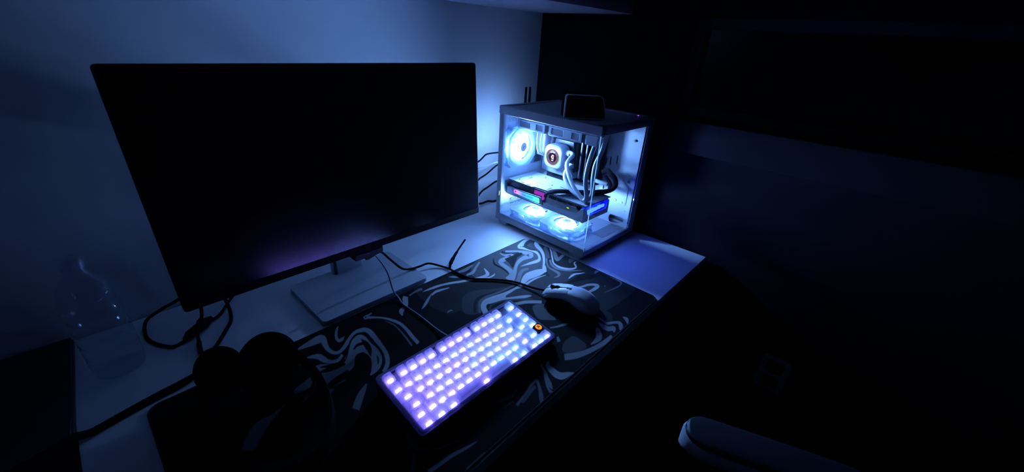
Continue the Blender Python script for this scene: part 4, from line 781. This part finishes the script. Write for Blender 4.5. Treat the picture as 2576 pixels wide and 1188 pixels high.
def fan(loc, rot, lit=True, spin=0., rear=False):
    e = empty('fan', loc, rot, pc)
    place(FM if lit else FMU, 'fan_frame', e, Matrix.Identity(4))
    if lit: place(DF, 'diffuser_rim', e, Matrix.Identity(4)); place(LRR if rear else LR, 'light_ring', e, Matrix.Identity(4))
    if rear: place(BR, 'rear_light_ring', e, Matrix.Identity(4))
    h = place(HB, 'hub', e, Matrix.Identity(4))
    for k in range(9): place(BL if lit else BLU, 'blade', e, Matrix.Rotation(spin + 2 * PI * k / 9, 4, 'Z'))
    if lit:
        g = MB(); g.tube([(-.0040, -.0030, +.0066), (.0000, .0040, .0066), (.0018, .0008, .0066)], .0006, 6); g.tube([(.0040, .0032, .0066), (.0010, -.0036, .0066)], .0006, 6)
        g.build('hub_mark', 'gpu_grey', e)
    return e
fan((FX, RWL - .026, FZ), (PI / 2, 0, 0), True, .2, True)                    # rear
fan((.0660, .1140, .0610), (0, 0, PI / 2), True, .5)                         # floor, front
fan((.0660, .2370, .0610), (0, 0, PI / 2), True, .1)                         # floor, rear
fan((.1200, .1450, .3050), (PI, 0, 0), False); fan((.1200, .2670, .3050), (PI, 0, 0), False)   # under the radiator
rd = MB(); rd.box((.0605, .060, .3305), (.1795, .333, .3455), r=.001)
rd.build('radiator', 'case_white', pc)
# fan side covers with recessed panels, as on linkable radiator fans
for y0, y1 in ((.0915, .2045), (.2205, .3265), (.042, .0790)):
    cv = MB(); wide = y1 - y0 > .05
    hs2 = [rrect(y0 + .008, .3095, y0 + .034, .3265, .002, 2), rrect(y1 - .050, .3095, y1 - .008, .3265, .002, 2)] if wide else []
    cv.prism([(y0, .3045), (y1, .3045), (y1, .3300), (y0, .3300)], .0545, .0590, YZ, holes=hs2)
    cv.build('fan_side_cover', 'pump_white', pc, bevel=.0006)
    MB().box((.0580, y0 + .002, .3065), (.0596, y1 - .002, .3290)).build('fan_side_recess', 'gpu_grey', pc)
for y0, y1 in ((.2050, .2200), (.0795, .0910)):  # dark boxes stand in for the shade between the fans
    MB().box((.0565, y0, .3060), (.0600, (y0 + y1) / 2 - .0006, .3285)).build('fan_gap_shade', 'pcb_black', pc); MB().box((.0565, (y0 + y1) / 2 + .0006, .3060), (.0600, y1, .3285)).build('fan_gap_shade', 'pcb_black', pc)
# motherboard
mbd = MB().prism([(.136, .085), (.334, .085), (.334, .328), (.136, .328)], .2270, .2288, YZ).build('motherboard', 'pcb_black', pc)
for y0, y1, z0, z1, t in ((.300, .332, .150, .318, .034), (.215, .300, .292, .318, .028), (.135, .300, .100, .140, .012)):
    hs = MB().box((.2268 - t, y0, z0), (.2268, y1, z1), r=.002)
    if z1 - z0 < .03:
        for k in range(8): hs.box((.2268 - t - .008, y0 + .004 + k * .0104, z0), (.2268 - t, y0 + .0075 + k * .0104, z1))
    hs.build('heat_sink', 'gpu_dark' if y0 != .300 else 'case_white', mbd)
MB().box((.160, .302, .205), (.1905, .333, .316), r=.003).build('port_cover', 'case_white', mbd)
for k, y in enumerate((.172, .1625, .1530, .1435)):
    if k in (0, 2): MB().box((.1830, y - .0030, .158), (.2230, y + .0030, .292), r=.001).build('memory_module', 'gpu_dark', mbd)
    MB().box((.2190, y - .0032, .152), (.2268, y + .0032, .298)).build('memory_slot', 'pcb_black', mbd)
    MB().box((.2170, y - .0034, .146), (.2262, y + .0034, .1520)).build('memory_clip', 'armrest_grey', mbd)
cap = MB()
for k in range(5):
    MB().cyl((.2170, .205 - k * .0102, .300 - .004 * (k % 2)), (.2268, .205 - k * .0102, .300 - .004 * (k % 2)), .0032, n=12).build('capacitor', 'metal_grey', mbd)
MB().box((.200, .112, .150), (.2268, .136, .330), r=.001).build('power_socket', 'rubber_black', mbd)
MB().box((.192, .072, .1600), (.2010, .118, .1700), r=.001).build('cable_comb', 'case_white', mbd)
MB().lathe([(.0040, 0), (.0040, .0012), (.0022, .0014), (.0020, 0)], 18, Matrix.Translation((.1875, .2560, .2980)) @ Matrix.Rotation(-PI / 2, 4, 'Y')).build('stand_off', 'case_white', mbd)

# pump block with round display
PU, PY, PZ = .150, .2555, .2145
pb = empty('pump_block', (PU, PY, PZ), (0, 0, 0), pc)
hs_ = .0375
MB().rings([[(t, y, z) for y, z in rrect(-hs_ + i, -hs_ + i, hs_ - i, hs_ - i, .024, 6)] for t, i in ((.044, .004), (.040, .0), (.006, .0), (.002, .0016), (.0, .004))]).build('housing', 'pump_white', pb)
RX = Matrix.Rotation(-PI / 2, 4, 'Y')       # z -> -x
MB().lathe([(.0335, -.0010), (.0335, .0004), (.0285, .0004), (.0280, -.0010)], 48, RX, closed=True).build('face_ring', 'pump_white', pb)
MB().lathe([(.0272, .0), (.0272, .0009), (.0258, .0012), (.0258, .0)], 48, RX, closed=True).build('bezel', 'metal_grey', pb)
MB().lathe([(.0257, .0002), (.0257, .0008)], 48, RX).build('display', 'screen_black', pb)
glow('ring_pink', (.42, .13, .28), .85); glow('ring_gold', (.36, .27, .18), .75); glow('dial_plum', (.05, .015, .05), .8)
MB().lathe([(.0150, .0008), (.0150, .0009)], 40, RX).build('dial', 'dial_plum', pb)
def arc(r, a0, a1, w, n=20):
    p = [((r + w / 2) * math.cos(a0 + (a1 - a0) * k / n), (r + w / 2) * math.sin(a0 + (a1 - a0) * k / n)) for k in range(n + 1)]
    q = [((r - w / 2) * math.cos(a0 + (a1 - a0) * k / n), (r - w / 2) * math.sin(a0 + (a1 - a0) * k / n)) for k in range(n + 1)]
    return p + q[::-1]
RYZ = Matrix(((0, 0, -1, 0), (-1, 0, 0, 0), (0, 1, 0, 0), (0, 0, 0, 1)))     # drawing (right, up) seen from -x
for a0, a1, mm in ((.25, PI - .25, 'ring_pink'), (PI + .25, 2 * PI - .25, 'ring_pink'), (PI - .22, PI + .22, 'ring_gold'), (-.22, .22, 'ring_gold')):
    MB().prism(arc(.0232, a0, a1, .0040), .0008, .0010, RYZ).build('display_ring', mm, pb)
MB().prism(arc(.0186, 0.0, 2 * PI, .0024, 48), .0008, .0010, RYZ).build('display_ring', 'ring_gold', pb)
MB().prism(arc(.0158, PI * .35, PI * .70, .0030), .0008, .0012, RYZ).build('display_arc', 'digit_white', pb)
lettering('42', .0195, 'digits', 'digit_white', pb, RYZ @ Matrix.Translation((0, -.0005, .0011)) @ Matrix.Diagonal((.58, 1, 1, 1)))
lettering('CPU', .0042, 'caption', 'digit_white', pb, RYZ @ Matrix.Translation((0, -.0110, .0011)))
MB().prism([(PY - .052, .166), (PY + .050, .166), (PY + .050, .186), (PY + .03, .262), (PY - .04, .262), (PY - .052, .19)], .198, .2262, YZ).build('mounting_plate', 'gpu_dark', pc)
MB().prism([(PY - .060, .150), (PY + .048, .150), (PY + .042, .178), (PY - .046, .178)], .188, .2260, YZ).build('storage_heat_sink', 'gpu_white', pc, bevel=.0015)

# coolant tubes
for p in ([(.172, .214, .236), (.168, .196, .2360), (.155, .1835, .2335), (.135, .1780, .2295), (.105, .1650, .2218), (.080, .1416, .2086), (.060, .1056, .183), (.050, .0714, .164), (.046, .0520, .1560), (.045, .0445, .1680), (.050, .0571, .2046), (.060, .0635, .2403), (.080, .0700, .2741), (.100, .0709, .3124), (.104, .0650, .3420)],
          [(.172, .212, .200), (.165, .192, .1990), (.150, .1780, .2030), (.125, .1694, .2055), (.095, .1600, .1982), (.075, .1412, .1820), (.062, .1062, .1655), (.057, .0680, .1565), (.058, .0470, .1575), (.070, .0435, .1754), (.080, .0540, .2095), (.090, .0590, .2458), (.102, .0540, .281), (.112, .0503, .3228), (.114, .0500, .3420)]):
    MB().tube(cr(p, 8), .0062, 14).build('coolant_tube', 'tube_white', pc)
for z in (.232, .202): MB().cyl((.170, .218, z), (.170, .204, z), .0085, n=16).build('tube_fitting', 'tube_white', pc)
MB().box((.062, .050, .332), (.178, .064, .346), r=.002).build('radiator_tank', 'case_white', pc)

# graphics card
G0, G1, GZ0, GZ1 = .034, .333, .0975, .1400
gc = empty('graphics_card', (.0, .0, .0), (0, 0, 0), pc)
sh_ = MB()
sh_.prism([(G0, GZ0), (G1, GZ0), (G1, .1225), (.315, .1240), (.178, .1130), (.170, .1150), (.166, .1320), (.062, .1350), (.052, .1260), (.046, .1360), (G0 + .002, .1400)], .0270, .0320, YZ)   # lit side
sh_.prism([(.0320, GZ0), (.150, GZ0), (.155, GZ0 + .006), (.155, .1380), (.150, .1400), (.142, .1130), (.048, .1130), (.040, .1385), (.0320, .1400)], G0, G0 + .004, XZ)
sh_.prism([(.0270, G0), (.155, G0), (.155, G1), (.0270, G1)], GZ0, GZ0 + .003, Matrix.Identity(4), holes=[circ(.092, .085, .042, 36), circ(.092, .184, .042, 36), circ(.092, .282, .042, 36)])
sh_.prism([(G0, GZ0), (G1, GZ0), (G1, .138), (G0, .138)], .151, .155, YZ)
sh_.build('shroud', 'gpu_white', gc, bevel=.0008)
fn = MB(); fn.box((.036, .165, .1010), (.148, .330, .1395))
for k in range(22): fn.box((.0345, .048 + k * .0052, .1015), (.148, .0496 + k * .0052, .1380))
fn.build('fin_stack', 'gpu_dark', gc)
MB().prism([(.168, .1170), (.165, .1335), (.0600, .1345), (.0535, .1285), (.0600, .1185)], .0255, .0275, YZ).build('side_window', 'gpu_dark', gc)
MB().prism(rrect(.0835, .1255, .0915, .1282, .001, 2), .0250, .0257, YZ).build('status_light', 'led_green', gc)
bp_h = [rrect(.240 + k * .026, .033 + .002 * k, .256 + k * .026, .0375 + .002 * k, .001, 2) for k in range(2)]
bp_h = [[(x, y) for y, x in h] for h in bp_h] + [slot(.10, .16, .004, .030), slot(.075, .24, .003, .040), slot(.06, .185, .026, .003), slot(.115, .21, .003, .026), slot(.090, .29, .026, .003), slot(.12, .14, .02, .003)]
bpoly = [(.0300, .0320), (.155, .0320), (.155, .3300), (.0300, .3300), (.0300, .2300), (.0370, .2240), (.0400, .1820), (.0520, .1700), (.0520, .1500), (.0380, .1380), (.0300, .1320)]
MB().prism(bpoly, .1450, .1478, Matrix.Identity(4), holes=bp_h).build('backplate', 'gpu_plate', gc, bevel=.0006)
MB().box((.034, .036, .1405), (.150, .330, .1448)).build('circuit_board', 'pcb_black', gc)
for y, x in ((.30, .05), (.26, .13), (.2, .09), (.11, .06), (.06, .13), (.06, .05)):
    MB().lathe([(.0024, 0), (.0024, .0010), (.0012, .0014)], 12, Matrix.Translation((x, y, .1478))).build('screw', 'gpu_dark', gc)
MB().prism(rrect(.075, .205, .100, .225, .002, 2), .1478, .1481, holes=[rrect(.0765, .2065, .0985, .2235, .002, 2)]).build('printed_frame', 'gpu_grey', gc)
MB().box((.018, .333, .095), (.150, .3352, .1420)).build('bracket', 'metal_grey', gc)
# light bar with its rainbow
lb = MB().prism([(.3040, .1160), (.2960, .1075), (.1860, .1040), (.1790, .1060), (.1860, .1260), (.1920, .1280), (.2960, .1245)], .0235, .0275, YZ).build('light_bar_housing', 'gpu_grey', gc, bevel=.0008)
m = bpy.data.materials.new('rainbow_light'); m.use_nodes = True; nt = m.node_tree; nt.nodes.clear()
out = nt.nodes.new('ShaderNodeOutputMaterial'); em = nt.nodes.new('ShaderNodeEmission'); tc = nt.nodes.new('ShaderNodeTexCoord'); sp = nt.nodes.new('ShaderNodeSeparateXYZ'); mr = nt.nodes.new('ShaderNodeMapRange'); cp = nt.nodes.new('ShaderNodeValToRGB')
mr.inputs['From Min'].default_value = .2985; mr.inputs['From Max'].default_value = .1895
el = cp.color_ramp.elements; el[0].position = 0; el[0].color = (.80, .05, .85, 1); el[1].position = 1; el[1].color = (.10, .80, .40, 1)
for p, c in ((.14, (.70, .28, 1.0, 1)), (.34, (.10, .30, 1.0, 1)), (.60, (.03, .55, .90, 1))):
    q = el.new(p); q.color = c
em.inputs[1].default_value = 1.5
L = nt.links.new; L(tc.outputs['Object'], sp.inputs[0]); L(sp.outputs['Y'], mr.inputs['Value']); L(mr.outputs[0], cp.inputs[0]); L(cp.outputs[0], em.inputs[0]); L(em.outputs[0], out.inputs[0])
MATS['rainbow_light'] = m
MB().prism([(.2970, .1195), (.2970, .1130), (.2940, .1105), (.1930, .1075), (.1900, .1100), (.1915, .1215), (.1945, .1240), (.2945, .1225)], .0228, .0236, YZ).build('light_bar', 'rainbow_light', gc)
LYZ = RYZ
lettering('STEEL LEGEND', .0068, 'lettering', 'gpu_grey', gc, Matrix.Translation((.0227, .2380, .1157)) @ LYZ @ Matrix.Rotation(.012, 4, 'Z'), .0001)
g = MB(); g.prism([(-.0030, .0004), (.0006, .0036), (.0014, .0010), (.0034, .0), (-.0002, -.0036), (-.0012, -.0008)], 0, .0002, Matrix.Translation((.0228, .2890, .1168)) @ LYZ)
g.build('emblem', 'gpu_grey', gc)
lettering('RADEON', .0060, 'small_lettering', 'gpu_grey', gc, Matrix.Translation((.0269, .1000, .1030)) @ LYZ, .0001)
# power plug glowing pink, its black cable
MB().box((.030, .1830, .1180), (.056, .2200, .1400), r=.002).build('power_connector', 'connector_pink', gc)
for k in range(4): MB().box((.0285, .1880 + k * .008, .1250), (.0302, .1925 + k * .008, .1300)).build('connector_pin', 'rubber_black', gc)
# blue lit fan seen through the nose of the card
gl = MB()
for k in range(5): gl.box((.050 + k * .0182, .0385, .1145 + .0010 * k), (.0655 + k * .0182, .0425, .1270 + .0016 * (k % 2)), r=.001)
gl.build('blue_light', 'gpu_blue', gc)
MB().tube(cr([(.040, .182, .130), (.040, .172, .144), (.036, .150, .155), (.045, .128, .160), (.070, .110, .158), (.100, .080, .157), (.135, .062, .158), (.170, .048, .158), (.188, .042, .170), (.190, .046, .188), (.190, .062, .200), (.198, .080, .205), (.205, .100, .195)], 8), .0085, 12, flat=.75).build('power_cable', 'fabric_black', pc)
MB().tube(cr([(.040, .140, .1560), (.07, .125, .1545), (.12, .085, .1540), (.165, .056, .1520), (.195, .06, .165), (.205, .09, .185)], 6), .0055, 10).build('power_cable', 'fabric_black', pc)
MB().tube(cr([(.150, .318, .300), (.120, .300, .285), (.105, .286, .250), (.120, .292, .228), (.150, .300, .215), (.19, .31, .20)], 6), .0018, 8).build('fan_lead', 'cable_white', pc)
MB().tube(cr([(.165, .316, .320), (.140, .296, .300), (.118, .284, .262), (.128, .286, .230), (.170, .302, .212)], 6), .0016, 8).build('fan_lead', 'cable_white', pc)
# ------------------------------------------------------------------ small speaker on top of the computer
d0 = Vector((.0102, .1263, 0)); d1 = Vector((.0934, .0511, 0)); Rpc = Matrix.Rotation(-.0241, 4, 'Z')
w0 = Rpc @ d0 + Vector((.9095, .2297, 0)); w1 = Rpc @ d1 + Vector((.9095, .2297, 0)); dv = (w1 - w0)
sp_ = thing('desk_speaker', 'small black wedge-shaped speaker with a pale front rim, standing on the lit computer', 'speaker', (w0.x, w0.y, Z1 + .0002), math.atan2(dv.y, dv.x))
SWd = dv.length
face = [(.0012, 0), (.0012, .050), (.0022, .0545), (.0060, .0575), (SWd - .024, .0575), (SWd - .019, .0560), (SWd - .014, .0500), (SWd - .006, .025), (SWd - .001, 0)]
def shrink(p, k, cx=SWd / 2, cz=.028): return [(cx + (x - cx) * k, cz + (z - cz) * k) for x, z in p]
sb = MB(); sb.rings([[(x, y, z) for x, z in shrink(face, k)] for y, k in ((.0085, .99), (.045, .99), (.058, .97), (.064, .90))]); sb.build('body', 'fabric_black', sp_)
rim = MB(); rim.prism(shrink(face, 1.012), -.0015, .0085, XZ, holes=[shrink(face, .955)]); rim.build('front_rim', 'rim_pale', sp_)
MB().prism(shrink(face, .958), -.0006, .0034, XZ).build('front_face', 'screen_black', sp_)

# ------------------------------------------------------------------ headphones
HX, HY = .128, .390
hp = thing('headphones', 'black over-ear headphones lying on the left corner of the mat', 'headphones', (HX, HY, .0031))
def cup(parent, c, rot, r, name):
    e = empty(name, c, rot, parent)
    S = Matrix.Diagonal((1, 1.12, 1, 1))
    MB().lathe([(r * .50, -.024), (r * .84, -.021), (r, -.010), (r, .002), (r * .9, .005)], 36, S).build('shell', 'headset_black', e)
    MB().lathe([(r * .50, .0055), (r * .60, .017), (r * .78, .022), (r * .94, .017), (r * .98, .009), (r * .9, .003), (r * .50, .003)], 36, S, closed=True).build('ear_pad', 'fabric_black', e)
    MB().tube(cr([(-.6 * r, .92 * r, -.016), (0, 1.16 * r, -.018), (.6 * r, .92 * r, -.016)], 8), .0045, 8).build('yoke', 'headset_black', e)
    return e
cup(hp, (-.030, -.006, .0415), (.62, -.10, .10), .034, 'ear_cup'); cup(hp, (.029, -.046, .0460), (.55, .22, -.25), .045, 'ear_cup')
bandp = [(.066, -.062, .050), (.074, -.095, .042), (.075, -.130, .034), (.066, -.180, .026), (.042, -.222, .020), (.004, -.240, .018), (-.036, -.225, .018), (-.062, -.180, .022), (-.072, -.120, .030), (-.066, -.060, .040), (-.052, -.020, .048)]
pth = cr(bandp, 8); bm_ = MB(); rs = []
for i, p in enumerate(pth):
    t = (pth[min(i + 1, len(pth) - 1)] - pth[max(i - 1, 0)]).normalized(); nrm = Vector((0, 0, 1)).cross(t).normalized()
    hw = .016 - .007 * abs(i / (len(pth) - 1) - .5) * 2; th = .0048
    rs.append([p + nrm * th * c + Vector((0, 0, 1)) * hw * s for c, s in ((1, .6), (.6, 1), (-.6, 1), (-1, .6), (-1, -.6), (-.6, -1), (.6, -1), (1, -.6))])
bm_.rings(rs); bm_.build('headband', 'headset_black', hp)
pd = MB(); rs = []
for i in range(26, len(pth) - 26):
    p = pth[i]; t = (pth[i + 1] - pth[i - 1]).normalized(); nrm = Vector((0, 0, 1)).cross(t).normalized(); k = (i - 26) / (len(pth) - 53); th = .011 * math.sin(PI * k) ** .5 + .001
    rs.append([p - nrm * (.004 + th * .5 * (1 - c)) + Vector((0, 0, 1)) * .0155 * s for c, s in ((1, .9), (-.6, .9), (-1, .5), (-1, -.5), (-.6, -.9), (1, -.9))])
pd.rings(rs); pd.build('band_cushion', 'fabric_black', hp)
MB().tube(cr([(.068, -.050, .040), (.080, -.060, .020), (.078, -.090, .008), (.060, -.120, .005)], 8), .0028, 8).build('microphone_arm', 'rubber_black', hp)

# ------------------------------------------------------------------ flat black laptop at the left edge
lp = thing('laptop', 'flat black closed laptop lying at the left end of the desk by the wall', 'laptop', (-.21, .56, .0002))
quad = [(-.0615 + .21, .6955 - .56), (-.45 + .21, .6955 - .56), (-.45 + .21, .345 - .56), (-.0760 + .21, .425 - .56)]
MB().prism(quad, .0, .008).build('base', 'plastic_black', lp, bevel=.0015)
MB().prism([(x * .995 - .0008, y * .995) for x, y in quad], .0086, .0135).build('lid', 'screen_black', lp, bevel=.0015)

# ------------------------------------------------------------------ clear bottle
bt = thing('plastic_bottle', 'clear ribbed plastic bottle at the left end of the desk', 'bottle', (-.012, .565, .0002))
pr = [(.026, .0), (.0335, .003), (.0345, .010)]
for k in range(5):
    z = .018 + k * .024; pr += [(.0350, z), (.0350, z + .014), (.0325, z + .018), (.0325, z + .020)]
pr += [(.0350, .142), (.0350, .150), (.031, .166), (.020, .182), (.0135, .192), (.0130, .208)]
MB().lathe(pr, 40, cap1=False).build('body', 'bottle_clear', bt)
cp_ = MB().lathe([(.0150, .200), (.0150, .214), (.0140, .2155)], 30).build('cap', 'bottle_clear', bt)

# ------------------------------------------------------------------ cables
pcb = MB().tube(cr([(.22, .63, .12), (.205, .645, .06), (.186, .655, .014), (.1670, .640, .0035), (.1476, .6115, .0035), (.130, .598, .0045), (.1190, .592, .0080)], 10), .0030, 10)
pcb.tube(cr([(.0885, .568, .0080), (.074, .562, .0035), (.0565, .5623, .0034), (.0342, .6025, .0034), (.031, .640, .004), (.0400, .664, .014), (.066, .652, .034), (.098, .620, .064), (.125, .58, .12), (.15, .53, .17)], 10), .0030, 10)
pcm = pcb.build('adapter_cable', 'rubber_black'); tag(pcm, 'black looped cable with a long inline adapter below the left monitor corner', 'cable')
ax = (Vector((.1190, .592, 0)) - Vector((.0885, .568, 0))).normalized()
TA = Matrix.Translation((.1040, .5800, .0096)) @ Matrix.Rotation(math.atan2(ax.y, ax.x), 4, 'Z') @ Matrix.Rotation(PI / 2, 4, 'Y')
MB().lathe([(.0038, -.033), (.0065, -.026), (.0092, -.021), (.0094, .018), (.0070, .025), (.0038, .033)], 20, TA).build('inline_adapter', 'rubber_black', pcm)
c2 = MB().tube(cr([(.150, .585, .18), (.128, .600, .10), (.1165, .585, .034), (.1060, .572, .0270), (.0985, .556, .0150), (.0950, .540, .0050), (.0925, .525, .0045), (.0905, .508, .0045)], 8), [.0030] * 40 + [.0042] * 17, 10).build('plug_cable', 'rubber_black')
tag(c2, 'short black cable hanging from the left monitor corner under the adapter', 'cable')
c3 = MB().tube(cr([(.150, .60, .15), (.158, .618, .07), (.1640, .615, .020), (.1620, .598, .0040), (.1542, .5702, .0035), (.1350, .540, .0035), (.1154, .511, .0035), (.100, .495, .0035), (.0810, .462, .0034), (.050, .452, .0034), (.0203, .4475, .0034), (-.0288, .4372, .0034), (-.060, .427, .0060), (-.0800, .419, .0172), (-.1083, .402, .0176), (-.20, .375, .0176)], 8), .0033, 10).build('power_lead', 'rubber_black')
tag(c3, 'long black cable running across the desk to the lower left corner', 'cable')
c3b = MB().tube(cr([(.0810, .452, .0050), (.050, .441, .0034), (.0203, .4380, .0034), (-.0288, .4280, .0034), (-.060, .4185, .0060), (-.0800, .4105, .0172), (-.1083, .394, .0176), (-.20, .362, .0176)], 8), .0028, 10).build('audio_lead', 'rubber_black')
tag(c3b, 'thinner black lead beside the long cable, nearer the photo bottom', 'cable')
bc = [('topmost', .0026, [(.66, .50, .26), (.78, .56, .20), (.860, .625, .192), (.8967, .64, .1931), (.9120, .64, .2020), (.929, .64, .2097), (.9758, .64, .2076), (1.005, .632, .206), (1.02, .596, .206)]),
      ('second highest', .0026, [(.66, .50, .22), (.80, .58, .14), (.8983, .64, .1339), (.930, .64, .1440), (.9763, .64, .1648), (1.000, .630, .172), (1.015, .596, .172)]),
      ('third highest', .0030, [(.66, .50, .20), (.80, .58, .07), (.9032, .64, .0838), (.940, .64, .098), (.9775, .64, .1093), (1.005, .630, .112), (1.03, .596, .112)]),
      ('lowest', .0036, [(.64, .52, .20), (.80, .60, .12), (.870, .635, .062), (.906, .64, .0460), (.940, .64, .0460), (.9757, .64, .0380), (1.02, .63, .050), (1.05, .596, .075)])]
for nm, r, p in bc:
    c = MB().tube(cr(p, 8), r, 10).build('computer_cable', 'rubber_black')
    tag(c, nm + ' black cable in the gap between the monitor and the computer', 'cable', 'black cables behind the computer')
cw = MB().tube(cr([(.70, .53, .24), (.82, .60, .18), (.8957, .64, .1680), (.9757, .64, .1750), (1.01, .62, .18), (1.03, .596, .18)], 8), .0022, 8).build('white_cable', 'cable_white')
tag(cw, 'thin white cable between the monitor and the computer', 'cable')

# ------------------------------------------------------------------ office chair: its right armrest reaches into the frame
ch = thing('office_chair', 'office chair whose black armrest with a pale side enters at the bottom right', 'chair', (.41, -.62, -.7398))
def armrest(sgn):
    p0 = Vector((.611, -.184)); p1 = Vector((.710, -.446)); off = Vector((.41, -.62))
    e = empty('armrest', (0, 0, 0), (0, 0, 0), ch)
    d = (p1 - p0).normalized(); nrm = Vector((-d.y, d.x))
    def sec(s, wd, z0, z1, nn=20):
        c = p0 + d * s - off
        r = []
        for k in range(nn):
            a = 2 * PI * k / nn; u = math.copysign(abs(math.cos(a)) ** .6, math.cos(a)) * wd; v = math.copysign(abs(math.sin(a)) ** .75, math.sin(a))
            r.append((sgn * (c.x + nrm.x * u), c.y + nrm.y * u, (z0 + z1) / 2 + v * (z1 - z0) / 2))
        return r
    zt = .7398 - .022
    wm, tip, ln = .0355, .038, .283
    ws = []
    for k in range(13):
        a = PI / 2 * k / 12; ws.append((tip * (1 - math.cos(a)) , max(.003, wm * math.sin(a))))
    ws += [(.10, wm * 1.01), (.18, wm), (.24, wm * .96)] + [(ln - tip * (1 - math.cos(PI / 2 * k / 8)), max(.003, wm * .93 * math.sin(PI / 2 * k / 8))) for k in range(8, -1, -1)]
    MB().rings([sec(s, w * 1.02, zt - .042, zt - .004) for s, w in ws]).build('armrest_frame', 'rim_pale', e, angle=60)
    MB().rings([sec(.003 + s * .98, w * .94, zt - .012, zt + (.0025 if .004 < s < .279 else -.001)) for s, w in ws]).build('armrest_pad', 'plastic_dark', e, angle=60)
    c = p0 + d * .15 - off
    MB().prism(rrect(-.02, -.03, .02, .03, .008), .30, zt - .03, Matrix.Translation((sgn * c.x, c.y, 0))).build('armrest_post', 'plastic_black', e)
    MB().box((min(sgn * c.x, sgn * .1), c.y - .03, .29), (max(sgn * c.x, sgn * .1), c.y + .03, .31), r=.004).build('armrest_arm', 'plastic_black', e)
armrest(1); armrest(-1)
MB().box((-.21, -.22, .385), (.21, .16, .455), r=.03, seg=4).build('seat', 'fabric_black', ch)
MB().box((-.20, -.27, .50), (.20, -.21, 1.05), r=.03, seg=4).build('backrest', 'fabric_black', ch)
MB().box((-.03, -.275, .30), (.03, -.255, .6), r=.004).build('back_support', 'plastic_black', ch)
MB().box((-.14, -.26, .30), (.14, .10, .33), r=.006).build('seat_mount', 'plastic_black', ch)
cb = MB(); cb.cyl((0, -.05, .10), (0, -.05, .32), .025, n=16); cb.build('gas_lift', 'metal_grey', ch)
for k in range(5):
    a = 2 * PI * k / 5 + .3; ex = (.27 * math.cos(a), -.05 + .27 * math.sin(a))
    MB().tube([(0, -.05, .11), (ex[0] * .5, -.05 + (ex[1] + .05) * .5, .095), (ex[0], ex[1], .070)], [.026, .020, .015], 12).build('leg', 'plastic_black', ch)
    MB().lathe([(.028, -.012), (.030, -.008), (.030, .008), (.028, .012)], 20, Matrix.Translation((ex[0], ex[1], .0305)) @ Matrix.Rotation(PI / 2, 4, 'X')).build('caster', 'rubber_black', ch)

# ------------------------------------------------------------------ lift the whole room so that the floor lies at z = 0
for o in list(COL.objects):
    if o.parent is None and o.type != 'CAMERA': o.location.z += DESK_Z
